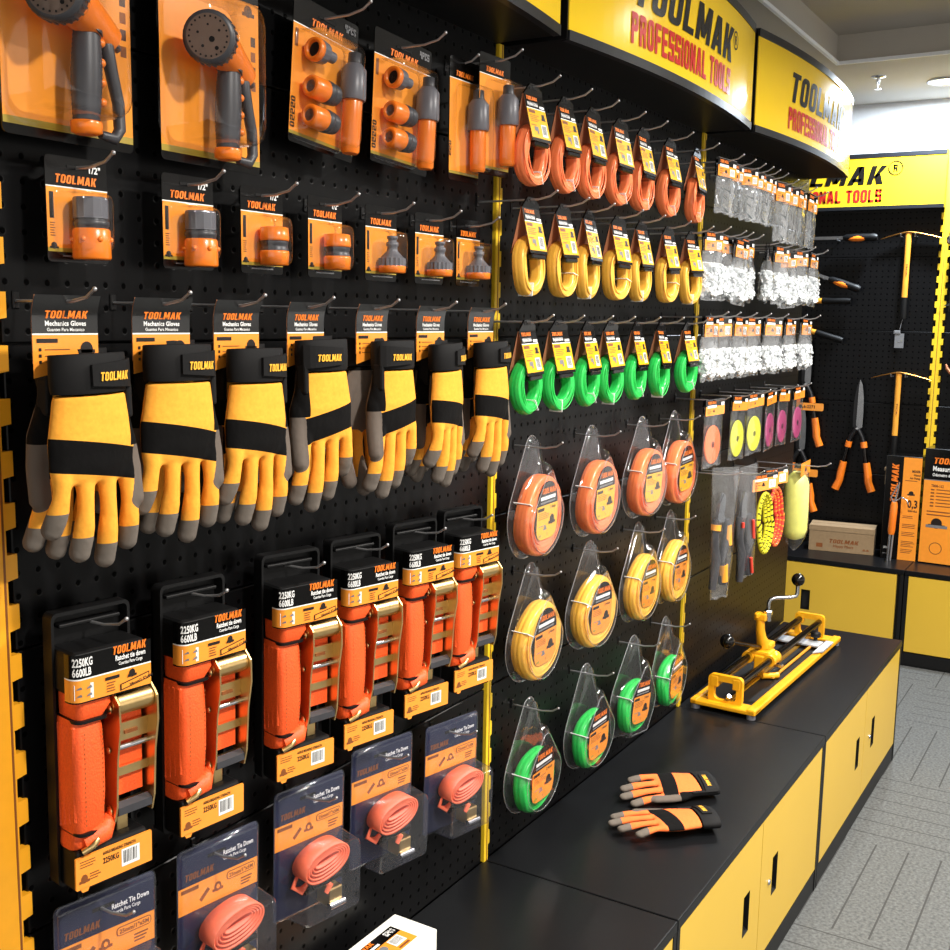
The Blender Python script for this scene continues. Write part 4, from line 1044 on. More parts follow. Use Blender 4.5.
# ------------------------------------------------------------------ bags with header cards
def film(b, w, zt, zb, d, flare=1.0, skew=0, seed=0, m='bag', top_d=.003, n=11):
    """a sealed film bag: thin at the top, plump below, creased at the bottom seam"""
    rnd = random.Random(seed); rs = []
    for i in range(n + 1):
        u = i / n; z = zt + (zb - zt) * u; ww = w * (1 + (flare - 1) * u) * (1 - .06 * math.sin(u * PI)); dd = top_d + (d - top_d) * math.sin(min(1, u * 1.5) * PI / 2) * (1 if u < .75 else max(.08, (1 - u) / .25))
        ph = rnd.random() * 6
        rs.append([(skew * u + ww / 2 * math.cos(a) * (1 + .02 * math.sin(3 * a + ph)), dd / 2 * math.sin(a) * (1 + .16 * math.sin(4 * a + ph)), z + (.004 * math.sin(5 * a + ph) if i == n else 0)) for a in (2 * PI * j / 24 for j in range(24))])
    b.loft(rs[::-1], m, True, True); return b
def header(b, w, blk, org, seed=0, cm='card_orange', y=-.004, bar=True):
    b.prism([(-w / 2, .012), (w / 2, .012), (w / 2, -blk - org), (-w / 2, -blk - org)], y, y + .0006, 'card_black'); b.prism([(-w / 2, .012), (w / 2, .012), (w / 2, -blk - org), (-w / 2, -blk - org)], -y - .0006, -y, 'card_black')
    b.rect(-w / 2, w / 2, .0115, .0122, y - .0002, 'print_grey')
    b.rect(-w / 2, w / 2, -blk - org, -blk, y - .0003, cm); b.text('TOOLMAK', -w * .42, .0015, .0068, y - .0006, 'print_orange', w * .46, .035, .15); b.rect(-w * .42, w * .06, -.0075, -.0015, y - .0006, 'print_white'); b.rect(w * .30, w * .46, -.004, .004, y - .0006, 'print_white')
    b.rect(-w * .1, w * .1, .006, .009, y - .0004, 'hole_black')
    if bar: b.rect(w * .14, w * .40, -blk - org * .85, -blk - org * .2, y - .0006, 'print_white')
    for k in range(4 if bar else 0): b.rect(w * (.17 + .055 * k), w * (.195 + .055 * k), -blk - org * .75, -blk - org * .3, y - .0008, 'print_grey')
    badge(b, -w * .08, -blk - org * .5, org * .32, y - .0006); b.lines(-w * .42, -w * .2, -blk - org * .3, 3, org * .2, org * .07, y - .0006, 'print_brown')
def chips(b, n, w, z0, z1, d, m, size, seed, rod=False):
    rnd = random.Random(seed)
    for i in range(n):
        u = rnd.random(); z = z0 + (z1 - z0) * u; ww = w * (.46 if u < .85 else .38)
        x = rnd.uniform(-ww, ww); y = rnd.uniform(-.45, .45) * d * math.sqrt(max(.1, 1 - (x / w * 1.8) ** 2))
        T = Tm((x, y, z), (rnd.random() * 6, rnd.random() * 6, rnd.random() * 6)); s = size * rnd.uniform(.6, 1.2)
        if rod: b.box(-s, s, -s * .14, s * .14, -s * .14, s * .14, m, 0, T)
        else: b.box(-s, s, -s * .7, s * .7, -s * .35, s * .35, m, 0, T)
def make_bag(kind, seed):
    def fn():
        t = thing('bagged_goods'); w = .076
        b = MB(); header(b, w, .006 if kind != 'grey' else .004, .030 if kind == 'tall' else .024, seed); b.build('header_card', t)
        b = MB()
        if kind == 'grey': film(b, w * 1.02, .0, -.108, .018, 1.06, 0, seed)
        else: film(b, w * 1.02, .0, -.138, .040, 1.12, 0, seed)
        b.build('bag', t)
        b = MB()
        if kind == 'grey': chips(b, 9, w * .8, -.098, -.055, .008, 'pellet_grey', .011, seed, True)
        else: chips(b, 340, w, -.128, -.060 if kind == 'white' else -.068, .034, 'pellet_white', .0055, seed); 
        o = b.build('contents', t); o['kind'] = 'stuff'
        return t
    return Proto(fn)
BG = {k: [make_bag(k, 50 + 7 * j + len(k)) for j in range(2)] for k in ('grey', 'white', 'tall')}
xs = [1.826, 1.914, 1.992, 2.056, 2.114, 2.186, 2.282, 2.368, 2.468, 2.592]
for i, x in enumerate(xs):
    nm = 'first from the trimmer line coils' if i == 0 else ('last under the curved sign' if i == 9 else '%s from the trimmer line coils' % ORD[i])
    z = 1.775 if i < 6 else 1.770; 
    o = BG['grey'][i % 2].put((x, -.12 + .004 * (i % 2), z), (0, R(random.uniform(-4, 4)), R(random.uniform(-12, 2))), 'clear bag of grey pieces on an orange header, ' + nm, 'bagged goods', 'bags of grey pieces')
    o.scale = (1.12, 1, 1.25 if i > 5 else 1.0)
    hook(x, z + .008, .16, 'thin steel hook carrying the %s bag of grey pieces from the trimmer coils' % ORD[i], 'hooks of the grey bags')
xs = [1.760, 1.872, 1.925, 2.005, 2.175, 2.300, 2.395, 2.490, 2.630]
for i, x in enumerate(xs):
    nm = 'first from the trimmer line coils' if i == 0 else ('last towards the end wall' if i == 8 else '%s from the trimmer line coils' % ORD[i])
    if i == 4: nm = 'turned edge on to the aisle'
    o = BG['white'][i % 2].put((x, -.12 + (.008 if i in (1, 6) else 0) - (.012 if i == 2 else 0), 1.608 - (.008 if i in (2, 6) else 0)), (0, R(random.uniform(-3, 3)), R(20) if i == 4 else R(random.uniform(-12, 2))), 'clear bag of white pieces in the upper white row, ' + nm, 'bagged goods', 'upper row of bags of white pieces'); o.scale = (1.2, 1, 1)
    hook(x, 1.617, .16, 'thin steel hook carrying the %s white bag of the upper row' % ORD[i], 'hooks of the upper white bags')
xs = [1.772, 1.862, 1.985, 2.105, 2.260, 2.445, 2.590]
for i, x in enumerate(xs):
    nm = 'first from the trimmer line coils' if i == 0 else ('last towards the end wall' if i == 6 else '%s from the trimmer line coils' % ORD[i])
    o = BG['tall'][i % 2].put((x, -.12 + .006 * (i % 2), 1.420), (0, R(random.uniform(-2, 2)), R(random.uniform(-10, 2))), 'clear bag of white pieces in the lower white row, ' + nm, 'bagged goods', 'lower row of bags of white pieces'); o.scale = (1.32, 1, .98)
    hook(x, 1.429, .16, 'thin steel hook carrying the %s white bag of the lower row' % ORD[i], 'hooks of the lower white bags')
# bags with one round disc each
def make_disc(m, seed):
    def fn():
        t = thing('disc_bag'); b = MB(); header(b, .116, .004, .022, seed, bar=False); b.build('header_card', t)
        b = MB(); film(b, .120, 0, -.150, .011, 1.0, 0, seed, 'film', n=8); b.build('bag', t)
        b = MB(); T = Tm((0, 0, -.098), (R(90), 0, 0)); b.lathe([(.006, .002), (.046, .002), (.047, 0), (.046, -.002), (.006, -.002)], m, 40, T, False, False); b.lathe([(.006, .0024), (.0078, .0024)], 'print_black', 20, T, False, False); b.rect(.016, .032, -.115, -.085, -.0026, m)
        b.build('disc', t); return t
    return Proto(fn)
DK = {c: make_disc('disc_' + c, 70 + len(c)) for c in ('orange', 'yellow', 'magenta')}
dl = ['clear bag holding one orange disc', 'clear bag holding a yellow disc beside the orange disc', 'clear bag holding a yellow disc beside the magenta discs', 'clear bag holding a magenta disc beside a yellow disc', 'clear bag holding the middle one of three magenta discs', 'clear bag holding a magenta disc, last of its row beside the shears']
for i, (x, c) in enumerate(zip([1.888, 2.067, 2.211, 2.340, 2.481, 2.622], ['orange', 'yellow', 'yellow', 'magenta', 'magenta', 'magenta'])):
    DK[c].put((x - .008, -.10 - .004 * (i % 2), 1.222), (0, R(random.uniform(-3, 3)), R(random.uniform(-5, 5))), dl[i], 'disc', 'bags with one disc')
    hook(x - .008, 1.231, .14, 'thin steel hook carrying the %s disc bag from the trimmer coils' % ORD[i], 'hooks of the disc bags')
# pruning tools in bags
def pruner(label, loc, rot, accent, seed, L=.30):
    t = thing('bagged_pruner', label, 'pruning tool', loc, rot, 'bagged pruning tools'); b = MB()
    film(b, .145, .03, -L, .030, .62, .018, seed, 'film', n=10); b.build('bag', t)
    g = MB().tube([(-.028, 0, -.10), (-.030, 0, -.16), (-.012, 0, -.20), (-.020, 0, -.275)], [.008, .012, .012, .010], 'plastic_dark', 10).build('handle', t); g = MB().tube([(.022, -.002, -.10), (.028, -.002, -.15), (.014, -.002, -.19), (.026, -.002, -.265)], [.008, .012, .012, .010], 'plastic_dark', 10)
    g.build('handle', t)
    for p_, r_ in (([(.026, -.004, -.115), (.030, -.004, -.165)], [.010, .0128]), ([(.018, -.004, -.215), (.027, -.004, -.258)], [.0125, .0115]), ([(-.029, -.002, -.112), (-.030, -.002, -.126)], .0125)):
        if accent == 'rope_red': p_ = [(a_ - .004, b_ - .011, c_) for a_, b_, c_ in p_]; r_ = .004
        MB().tube(p_, r_, accent, 10).build('grip_insert', t)
    c = MB(); c.prism([(-.03, -.11), (-.022, -.06), (-.004, -.035), (.006, -.05), (.004, -.09), (.02, -.105)], -.004, .004, 'blade_steel'); c.build('blade', t)
pruner('bagged grey pruning tool with yellow orange grips, first under the discs', (1.932, -.12, 1.035), (0, R(4), R(-10)), 'handle_wood', 81)
pruner('bagged grey pruning tool with red stripes beside the yellow rope', (2.095, -.12, 1.020), (0, R(-3), R(-8)), 'rope_red', 82, .27)
# rope packs
def rope(label, loc, rot, m, m2):
    t = thing('rope_pack', label, 'rope', loc, rot, 'packs of rope'); b = MB(); header(b, .13, .0, .034, 5); b.build('header_card', t)
    b = MB()
    for k in range(3):
        w = .036 - .0105 * k; P_ = [(w * math.cos(a) + (-.005 if math.sin(a) > 0 else .004), -.009 + .004 * k, -.125 + (.082 - .011 * k) * math.sin(a)) for a in (2 * PI * j / 60 for j in range(60))]
        b.tube(P_, .0058, m, 8, True)
        for j in range(0, 60, 2):
            q0, q1 = Vector(P_[j]), Vector(P_[(j + 1) % 60]); d_ = (q1 - q0)
            b.tube([q0 + d_ * .1 + Vector((0, -.0012, 0)), q0 + d_ * .55 + Vector((0, -.0012, 0))], .0056, m2, 6)
    b.build('rope_coil', t)
    return t
rope('yellow and black rope hank on an orange header card', (2.262, -.12, 1.000), (0, 0, R(-14)), 'rope_yellow', 'rubber')
rope('red rope hank on an orange header card beside the yellow hank', (2.360, -.12, 1.004), (0, 0, R(-14)), 'rope_red', 'card_orange')
# yellow roll in film
t = thing('yellow_roll', 'plump pale yellow roll in clear film hanging beside the shears', 'plastic roll', (2.575, -.125, .992), (0, R(-2), 0))
b = MB(); b.lathe([(.012, -.010), (.030, -.028), (.036, -.05), (.037, -.12), (.036, -.185), (.028, -.208), (.010, -.216)], 'tube_yellow', 24); b.build('roll', t)
b = MB(); b.lathe([(.022, .012), (.030, -.006), (.0385, -.045), (.0395, -.12), (.0385, -.19), (.024, -.225), (.004, -.25)], 'film', 24); b.build('film_wrap', t)
b = MB(); b.prism([(-.05, .022), (.05, .022), (.05, -.016), (-.05, -.016)], -.024, -.0235, 'card_orange'); badge(b, 0, 0, .014, -.0245); b.build('header_card', t)
for k, (x, z, L, l) in enumerate(((1.932, 1.045, .16, 'the first bagged pruning tool'), (2.085, 1.030, .17, 'the second bagged pruning tool'), (2.262, 1.009, .15, 'the yellow rope hank'), (2.360, 1.013, .15, 'the red rope hank'), (2.575, 1.002, .22, 'the pale yellow roll'))):
    hook(x, z, L, 'thin steel hook carrying ' + l, 'hooks of the lowest row')

# ------------------------------------------------------------------ end wall tools (local x runs along -Y of the world when turned by -90)
EW = R(-90)
def ew(y, z, off=.03): return (XB - off, y, z)
def shears(label, y, z, card, off=.035):
    t = thing('hedge_shears', label, 'shears', ew(y, z, off), (0, 0, EW), 'hedge shears on the end wall')
    for s in (-1, 1):
        b = MB(); b.prism([(s * .003, -.005), (s * .021 if s > 0 else s * .020, .01), (s * .022, .06), (s * .020, .14), (s * .011, .20), (0, .224), (-s * .004, .19), (-s * .006, .02)], -.003 if s > 0 else .0005, .0 if s > 0 else .0035, 'blade_steel' if s > 0 else 'forged')
        bl = b.build('blade', t)
        b = MB(); b.tube([(s * .004, -.002, .0), (s * .024, -.002, -.035), (s * .032, -.002, -.062)], [.011, .010, .011], 'forged', 10); b.tube([(s * .032, -.002, -.06), (s * .052, -.002, -.165)], .0095, 'dark_tube', 10); b.build('shank', bl)
        b = MB(); b.tube([(s * .031, -.002, -.056), (s * .036, -.002, -.082)], .0145, 'plastic_orange', 12)
        b.tube([(s * .050, -.002, -.150), (s * .060, -.002, -.205), (s * .063, -.002, -.235), (s * .080, -.002, -.278)], [.0155, .0175, .0165, .0175], 'plastic_orange', 12); b.build('grip', bl)
    MB().lathe([(.007, 0), (.007, .004)], 'steel', 12, Tm((0, -.003, 0), (R(90), 0, 0))).build('pivot', t)
    if card:
        b = MB(); b.prism(rr(.030, -.098, .125, .034, .006, 3), -.026, -.0245, 'card_orange'); badge(b, -.012, -.098, .018, -.0265); b.text('6-2271', .028, -.104, .014, -.0265, 'print_black', .05, .03, T=None, align='C'); b.build('hang_card', t)
shears('orange gripped hedge shears hung fully in view on the end wall', .105, .949, False)
shears('upper orange gripped hedge shears with an orange card, half hidden behind the bags', .346, 1.137, True)
shears('lower orange gripped hedge shears with an orange card beside the pale yellow roll', .354, .833, True)
def pick(label, y, z, tagm, tagl, L=.375, hL=.115, hR=.135):
    t = thing('pick', label, 'pick', ew(y, z), (0, 0, EW), 'picks on the end wall')
    b = MB(); n = 14
    rs = []
    for i in range(n + 1):
        x = -hL + (hL + hR) * i / n; u = x / hL if x < 0 else x / hR
        zz = -.030 * abs(u) ** 1.35; th = .0065 * (1 - .55 * abs(u)); wd = .010 + (.008 * max(0, u) if x > 0 else -.006 * -u)
        rs.append([(x, wd, zz - th), (x, -wd, zz - th), (x, -wd, zz), (x, wd, zz)])
    b.loft(rs, 'brass'); tag(b.build('pick_head', t), 'thin bronze coloured head')
    b = MB(); b.loft([[(.0125 * k * math.cos(2 * PI * j / 16), .009 * k * math.sin(2 * PI * j / 16), z_) for j in range(16)] for z_, k in ((-L * .755, 1.02), (-.15, .95), (-.004, 1.0))], 'handle_wood'); b.text('PICK', 0, -.0, .007, -.0105, 'print_brown', .05, .02, T=Tm((0, 0, -.14), (0, R(90), 0)))
    b.build('handle', t)
    MB().loft([[(.0138 * k * math.cos(2 * PI * j / 16), .0105 * k * math.sin(2 * PI * j / 16), z_) for j in range(16)] for z_, k in ((-L, .9), (-L * .97, 1.05), (-L * .8, 1), (-L * .75, 1.0))], 'rubber').build('grip', t)
    b = MB(); b.tube([(0, 0, -L), (-.004, -.004, -L - .02), (-.008, -.006, -L - .045)], .0012, 'print_grey', 5); b.box(-.026, .012, -.008, -.0065, -L - .125, -L - .062, tagm); b.box(-.032, -.004, -.010, -.005, -L - .066, -L - .048, tagm, .004); badge(b, -.004, -L - .095, .014, -.0083, 'print_grey'); tag(b.build('price_tag', t), tagl)
    for s in (-1, 1): MB().tube([(s * .03, .03, -.022), (s * .03, -.016, -.022), (s * .03, -.02, -.010)], .0025, 'wire', 6).build('bracket', t)
pick('upper pick with thin bronze head and a grey tag on the end wall', -.054, 1.816, 'print_grey', 'grey paper tag')
pick('lower pick with thin bronze head standing out behind the boxes', -.055, 1.212, 'kraft', 'brown paper tag')
def file_tool(label, y, z, tilt):
    t = thing('hand_file', label, 'hand tool', ew(y, z, .05), (0, R(tilt), EW), 'hand files on the end wall')
    MB().box(-.22, 0, -.002, .002, -.008, .008, 'blade_steel', .0015).build('blade', t)
    MB().tube([(-.006, 0, 0), (.01, 0, 0), (.05, 0, 0), (.11, 0, 0), (.128, 0, 0), (.14, 0, 0)], [.009, .015, .017, .0165, .0175, .012], 'rubber', 14).build('handle', t)
    MB().tube([(.018, -.004, -.003), (.06, -.006, -.004), (.098, -.004, -.003)], [.010, .0145, .010], 'plastic_orange', 12).build('grip_insert', t)
    b = MB(); b.tube([(-.03, .05, -.010), (-.03, -.004, -.010), (-.03, -.006, -.002)], .002, 'wire', 6); b.build('bracket', t)
file_tool('upper level hand file with black and orange handle beside the bags', .211, 1.793, 0)
file_tool('lower tilted hand file with black and orange handle beside the bags', .262, 1.613, 19)
def hammer(label, y, z, tilt):
    t = thing('hammer', label, 'hammer', ew(y, z, .05), (0, R(tilt), EW), 'hammers on the end wall')
    b = MB(); b.box(-.16, -.135, -.014, .014, -.05, .04, 'forged', .006); b.build('hammer_head', t)
    MB().tube([(-.14, 0, 0), (-.04, 0, 0), (.005, 0, 0)], [.010, .010, .0125], 'handle_wood', 12).build('handle', t)
    MB().tube([(0, 0, 0), (.01, 0, 0), (.06, 0, 0), (.11, 0, 0), (.126, 0, 0)], [.0125, .0145, .014, .0150, .013], 'rubber', 12).build('grip', t)
hammer('upper black gripped hammer lying level behind the bags', .292, 1.517, 0)
hammer('lower black gripped hammer tilted below the other hammer', .312, 1.376, 16)
# things cut off by the picture's edge beyond the post
t = thing('claw_hammer', 'hammer with a bright round face beyond the slotted end wall post', 'hammer', ew(-.235, 1.775, .05), (0, 0, EW))
b = MB(); b.ball((.0, 0, 0), .026, 'steel'); b.tube([(0, 0, -.004), (.08, 0, .002)], [.022, .020], 'forged', 14); b.build('hammer_head', t); MB().tube([(.022, 0, -.01), (.02, 0, -.075), (.02, 0, -.30)], [.014, .012, .015], 'rubber', 12).build('handle', t)
t = thing('steel_trowel', 'pointed steel blade cut off by the picture edge beyond the end wall post', 'trowel', ew(-.222, 1.500, .05), (0, 0, EW))
MB().loft([[(x, -.010 * k, z_ - .006 * k), (x, .010 * k, z_ - .006 * k), (x, .010 * k, z_ + .010 * k), (x, -.010 * k, z_ + .010 * k)] for x, z_, k in ((0, 0, .2), (.02, .004, .8), (.06, .010, 1.3), (.12, .014, 1.3))], 'blade_steel', smooth=False).build('blade', t); MB().tube([(.11, 0, .014), (.23, 0, .014)], .014, 'rubber', 10).build('handle', t)
t = thing('sickle', 'copper coloured curved hook beyond the end wall post', 'sickle', ew(-.246, 1.253, .05), (0, 0, EW))
MB().tube([(0, 0, .0), (.006, 0, -.018), (.022, 0, -.036), (.05, 0, -.045), (.10, 0, -.046), (.15, 0, -.03)], [.004, .007, .008, .008, .008, .008], 'copper', 10).build('blade', t); MB().tube([(.15, 0, -.03), (.19, 0, .03), (.2, 0, .12)], .013, 'rubber', 10).build('handle', t)

# boxes on the end cabinet
def ybox(name, label, cat, x, y0, y1, h, d, rot=0, group=None):
    return thing(name, label, cat, (x, (y0 + y1) / 2, H), (0, 0, EW + R(rot)), group)
t = ybox('cardboard_box', 'brown cardboard box on the end cabinet below the shears', 'box', 4.262, .246, -.026, 0, 0, 8)
w = .276; b = MB(); b.box(-w / 2, w / 2, 0, .12, 0, .112, 'kraft', .002); b.build('carton', t)
b = MB(); b.box(-w / 2 - .001, w / 2 + .001, -.001, .062, .112, .116, 'kraft', .001, seg=1); b.box(-w / 2 - .001, w / 2 + .001, .064, .121, .112, .117, 'kraft', .001, seg=1); b.box(-w / 2 - .0015, w / 2 + .0015, -.0025, -.0005, .093, .1155, 'kraft'); b.build('flap', t)
MB().text('TOOLMAK', .01, .040, .018, -.0008, 'print_brown', .125, .03, .15, align='C').text('Happy Pliers', .01, .022, .012, -.0008, 'print_brown', .085, .02, align='C').build('lettering', t)
MB().rect(-.105, -.078, .018, .036, -.0008, 'print_brown').build('printed_mark', t)
b = MB(); badge(b, .098, .02, .009, -.0008, 'print_brown'); badge(b, .113, .02, .009, -.0008, 'print_brown'); b.build('printed_mark', t)
t = ybox('pump_box', 'tall narrow box, half black half orange, marked 0,3 on the end cabinet', 'box', 4.262, -.058, -.206, 0, 0, 2)
w = .146; h = .452; b = MB(); b.box(-w / 2, w / 2, 0, .12, 0, h, 'card_black', .0015, seg=1); b.rect(-w * .0 - .002, w / 2 - .001, .001, h - .004, -.0006, 'card_orange')
b.text('TOOLMAK', 0, 0, .028, -.0012, 'print_orange', .165, .035, .15, T=Tm((-.020, 0, .25), (0, R(-90), 0)))
b.text('MIXER', .068, .385, .010, -.0012, 'print_black', .034, .04, align='R'); b.text('Hand', .068, .37, .009, -.0012, 'print_black', .026, .03, align='R'); b.text('Air Pump', .068, .356, .009, -.0012, 'print_black', .042, .03, align='R'); badge(b, .036, .294, .02, -.0012)
b.text('0,3', .064, .232, .034, -.0012, 'print_black', .040, .03, align='R'); b.text('l/stroke', .064, .214, .010, -.0012, 'print_black', .036, .03, align='R')
for zz, n in ((.35, 1), (.196, 2), (.16, 3), (.125, 3), (.085, 4), (.05, 3)): b.lines(.008, .066, zz, n, .007, .0028, -.0012, 'print_brown')
b.text('300', -.062, .045, .010, -.0012, 'print_white', .018, .03); b.rect(-.064, -.04, .022, .026, -.0012, 'print_grey'); b.build('carton', t)
t = ybox('measuring_wheel_box', 'big orange box with black top cut off by the picture edge', 'box', 4.250, -.214, -.44, 0, 0, -3)
w = .226; h = .495; b = MB(); b.box(-w / 2, w / 2, 0, .16, 0, h, 'card_black', .0015, seg=1); b.rect(-w / 2 + .003, w / 2, .006, .36, -.0006, 'card_orange'); b.rect(-w / 2 + .003, w / 2, .36, .364, -.0008, 'print_grey')
b.text('TOOLMAK', -.078, .432, .026, -.0012, 'print_orange', .15, .035, .15); b.text('Measuring wheel', -.078, .402, .020, -.0012, 'print_white', .15, .03); b.text('Odometro de rueda', -.078, .379, .013, -.0012, 'print_white', .11, .02)
b.text('TMM-162', -.08, .332, .012, -.0012, 'print_brown', .05, .03)
for k in range(6): b.rect(-.08, -.066, .318 - k * .014, .324 - k * .014, -.0012, 'print_brown'); b.lines(-.058, .09, .324 - k * .014, 1, .01, .004, -.0012, 'print_brown')
badge(b, -.048, .178, .045, -.0012); b.rect(-.09, -.004, .158, .170, -.0016, 'print_grey'); b.lines(-.09, .02, .23, 2, .014, .005, -.0012, 'print_brown')
rg = [(-.045 + q * math.cos(2 * PI * i / 24), .07 + q * math.sin(2 * PI * i / 24)) for q in (.026, .023) for i in range(24)]
b.add([(x, -.001, z) for x, z in rg], [(i, (i + 1) % 24, (i + 1) % 24 + 24, i + 24) for i in range(24)], 'print_brown'); b.build('carton', t)
# small steel tool with an orange grip standing before the pump box
t = thing('hand_tool', 'slim steel tool with an orange grip leaning before the pump box', 'hand tool', (4.228, -.096, H + .0), (0, R(2), EW))
b = MB(); b.tube([(0, 0, .0), (0, 0, .13)], .0055, 'steel', 10); b.tube([(.012, 0, .0), (.012, 0, .12)], .004, 'wire', 8); b.tube([(.004, 0, .25), (.012, .0, .30), (.016, 0, .345)], [.005, .004, .003], 'steel', 8); b.tube([(.0, 0, .255), (-.012, 0, .275), (.010, 0, .33)], .003, 'wire', 6); b.tube([(.01, 0, .262), (.03, 0, .280), (.052, 0, .272), (.060, 0, .254)], .0035, 'steel', 8); b.build('rods', t)
MB().tube([(.004, 0, .115), (.004, 0, .13), (.004, 0, .24), (.004, 0, .256)], [.012, .0155, .0155, .012], 'plastic_orange', 14).build('grip', t)

# ------------------------------------------------------------------ white box on the near cabinet
t = thing('white_box', 'white carton with a black and orange label at the bottom edge of the picture', 'box', (.667, -.030, H))
b = MB(); b.box(-.34, 0, -.082, 0, 0, .062, 'white_paper', .002); b.build('carton', t)
b = MB(); T = Tm((0, 0, .0624), (R(-90), 0, 0))
def top(x0, x1, y0, y1, m, d=.0): b.add([(x0, y0, .0625 + d), (x1, y0, .0625 + d), (x1, y1, .0625 + d), (x0, y1, .0625 + d)], [(0, 1, 2, 3)], m)
top(-.24, -.034, -.036, -.016, 'card_black'); top(-.24, -.034, -.068, -.036, 'card_orange')
TT = Matrix.Translation((0, 0, .0631)) @ Matrix.Rotation(R(-90), 4, 'X')
b.text('8PCS', -.062, -.0, .011, -.0004, 'print_white', .022, .04, T=Matrix.Translation((0, -.031, .0631)) @ Matrix.Rotation(R(-90), 4, 'X'))
b.text('TOOLMAK', -.15, 0, .009, -.0004, 'print_orange', .06, .035, .15, T=Matrix.Translation((0, -.026, .0631)) @ Matrix.Rotation(R(-90), 4, 'X')); top(-.15, -.085, -.034, -.029, 'print_white', .0003)
top(-.075, -.048, -.058, -.038, 'print_white', .0004)
for k in range(8): top(-.072 + k * .0027, -.0708 + k * .0027, -.054, -.040, 'print_grey', .0007)
badge_pts = [(-.092 + .007 * math.cos(2 * PI * i / 14), -.046 + .007 * math.sin(2 * PI * i / 14), .0632) for i in range(14)]; b.add(badge_pts, [tuple(range(14))], 'print_grey')
top(-.075, -.05, -.0655, -.061, 'print_brown', .0004); b.build('label', t)

# ------------------------------------------------------------------ tile cutter
t = thing('tile_cutter', 'yellow manual tile cutter with twin steel rails on the black cabinet', 'tile cutter', (2.40, -.128, H), (0, 0, R(-1.6)))
x0, x1, yb, yf = -.40, .42, .086, -.090
b = MB()
b.box(x0, x1, yf, yf + .024, .012, .028, 'tool_yellow', .004); b.box(x0, x1, yb - .018, yb, .012, .026, 'tool_yellow', .003)
b.box(x0, x0 + .05, yf, yb, .012, .024, 'tool_yellow', .003); b.box(x1 - .05, x1, yf, yb, .012, .024, 'tool_yellow', .003)
b.box(x0 + .04, x1 - .04, -.006, .004, .012, .022, 'tool_yellow'); b.build('base_frame', t)
MB().box(x0 + .045, x1 - .045, yf + .024, -.005, .012, .0175, 'rubber').build('rubber_pad', t); MB().box(x0 + .045, x1 - .045, .003, yb - .016, .012, .0175, 'rubber').build('rubber_pad', t)
for (xx, yy) in ((x0 + .012, yf + .014), (x0 + .012, yb - .012), (x1 - .012, yf + .014), (x1 - .012, yb - .012)):
    MB().lathe([(.012, 0), (.012, .012)], 'plastic_grey', 14, Tm((xx, yy, 0))).build('foot', t)
RZ = .074; RY = (.032, -.030)
for xx in (x0 + .032, x1 - .036):
    b = MB(); T = Matrix.Translation((xx, .001, 0)) @ Matrix.Rotation(R(90), 4, 'Z')
    o = rr(0, .058, .092, .076, .012, 4); i_ = rr(0, .054, .060, .050, .012, 4)
    n = len(o)
    for y in (-.006, .006): pass
    b.loft([[(x, -.007, z) for x, z in o], [(x, .007, z) for x, z in o], [(x, .007, z) for x, z in i_], [(x, -.007, z) for x, z in i_]], 'tool_yellow', smooth=False, T=T, closed=True)
    for s in (-1, 1): b.box(s * .030 - .011, s * .030 + .011, -.008, .008, .062, .092, 'tool_yellow', .003, T)
    b.build('rail_bracket', t)
for y in RY: MB().lathe([(.0095, 0), (.0095, x1 - x0 - .075)], 'dark_tube', 16, Tm((x0 + .034, y, RZ)) @ AX).build('rail', t)
MB().tube([(x0 + .032, -.006, .035), (x0 + .024, -.012, .045)], .006, 'steel', 8).build('bolt', t)
cxx = -.085
g = thing('carriage', None, None, (cxx, 0, RZ)); g.parent = t
b = MB()
for y in RY:
    b.lathe([(.0165, -.030), (.0175, -.026), (.0175, -.004), (.015, -.002), (.015, .004), (.0175, .006), (.0175, .026), (.0165, .03)], 'tool_yellow', 18, Tm((0, y, 0)) @ AX)
b.box(-.024, .030, -.030, .032, .0, .022, 'tool_yellow', .006); b.box(.0, .050, -.022, .020, .018, .040, 'tool_yellow', .007); b.box(-.03, -.012, -.014, .014, -.05, .01, 'tool_yellow', .004)
b.tube([(.01, 0, .03), (-.006, .004, .06), (-.012, .006, .085), (-.012, .006, .122)], [.020, .014, .0125, .0115], 'tool_yellow', 12); b.box(-.024, .002, -.012, .022, .108, .130, 'tool_yellow', .004); b.box(-.045, -.012, .004, .012, .120, .134, 'tool_yellow', .003)
b.build('carriage_body', g)
b = MB(); b.tube([(-.004, -.012, .108), (-.004, -.012, .14)], [.009, .009], 'steel', 12); b.lathe([(.013, .126), (.013, .136), (.010, .140)], 'steel', 6, Tm((-.004, -.012, 0)), False)
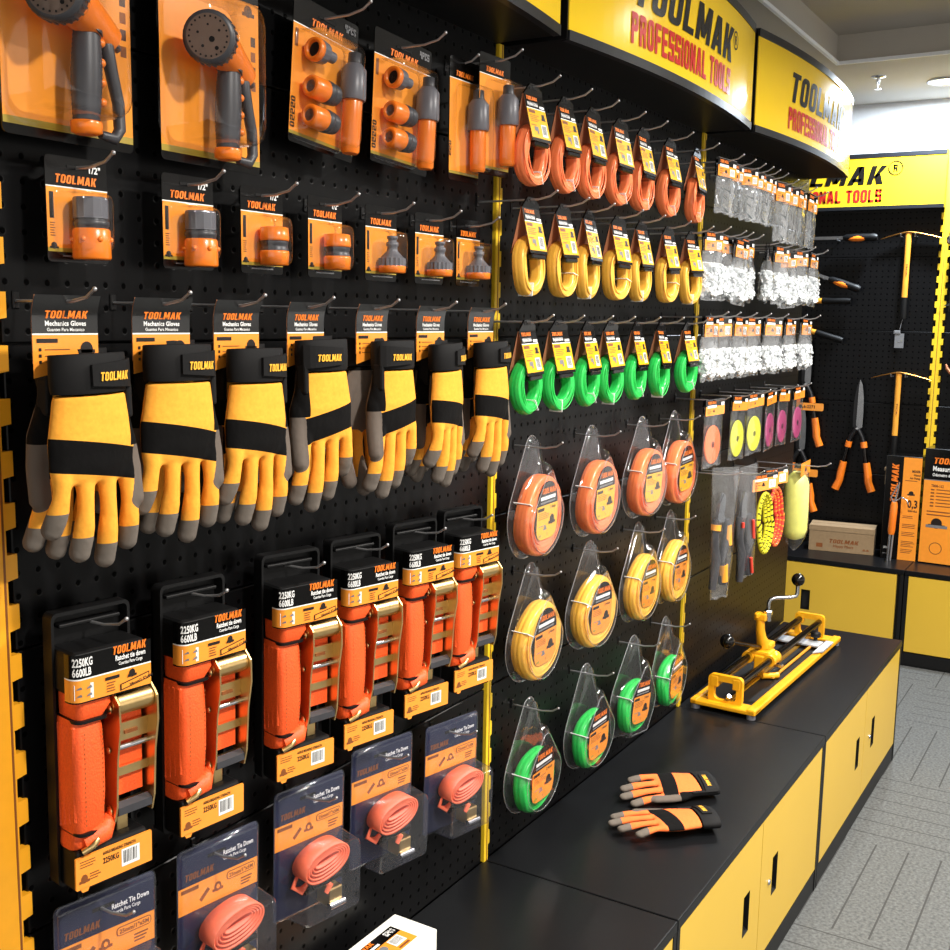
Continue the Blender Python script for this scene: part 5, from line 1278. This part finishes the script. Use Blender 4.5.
b.tube([(-.004, -.012, .135), (-.004, -.012, .160), (-.001, -.016, .170), (.007, -.026, .174), (.036, -.064, .176), (.043, -.073, .179), (.045, -.076, .188), (.045, -.076, .215)], .0055, 'steel', 10)
b.build('crank', g)
MB().ball((.045, -.076, .226), .0185, 'card_black', None, 20).build('crank_knob', g)
b = MB(); b.tube([(-.01, .004, .03), (-.19, .028, .085)], .006, 'dark_tube', 10); b.build('lever', g)
b = MB(); b.ball((-.208, .030, .091), .020, 'card_black', None, 20); b.build('lever_knob', g)
b = MB(); b.tube([(-.03, -.012, -.045), (-.005, -.034, -.048), (.01, -.045, -.048)], .009, 'tool_yellow', 10); b.lathe([(.012, -.004), (.012, .004)], 'steel', 16, Tm((.03, -.02, -.02), (R(90), 0, 0))); b.box(.028, .044, -.05, -.02, -.032, -.022, 'steel', .002); b.build('breaker_foot', g)
g = thing('angle_guide'); g.parent = t; g.location = (.30, 0, .026)
b = MB(); b.box(-.045, .012, yf + .026, yb - .01, 0, .006, 'alu', .001, seg=1); b.prism([(-.13, 0), (.015, 0), (.015, .022), (-.10, .022)], 0, .004, 'alu', Matrix.Translation((0, yf + .018, .006)) @ Matrix.Rotation(R(90), 4, 'X') @ Matrix.Identity(4)); b.build('guide_bar', g)
b = MB(); b.lathe([(.006, 0), (.006, .012), (.015, .013), (.016, .024), (.013, .028)], 'rubber', 14, Tm((.01, yf + .05, .005))); b.build('guide_knob', g)
b = MB(); b.box(-.002, .36, -.012, -.006, -.004, .001, 'handle_wood', 0, Tm((-.40, -.03, 0))); b.build('guide_rule', g)

# ------------------------------------------------------------------ light and colour
W = bpy.data.worlds.new('hall'); S.world = W; W.use_nodes = True
bg = W.node_tree.nodes['Background']; bg.inputs['Color'].default_value = (1, .95, .88, 1); bg.inputs['Strength'].default_value = .85
S.view_settings.view_transform = 'Standard'; S.view_settings.look = 'None'; S.view_settings.gamma = 1; S.view_settings.use_curve_mapping = False
S.view_settings.exposure = 0.66
S.cycles.transparent_max_bounces = 24; S.cycles.max_bounces = 8; S.cycles.use_denoising = True; S.cycles.sample_clamp_indirect = 6
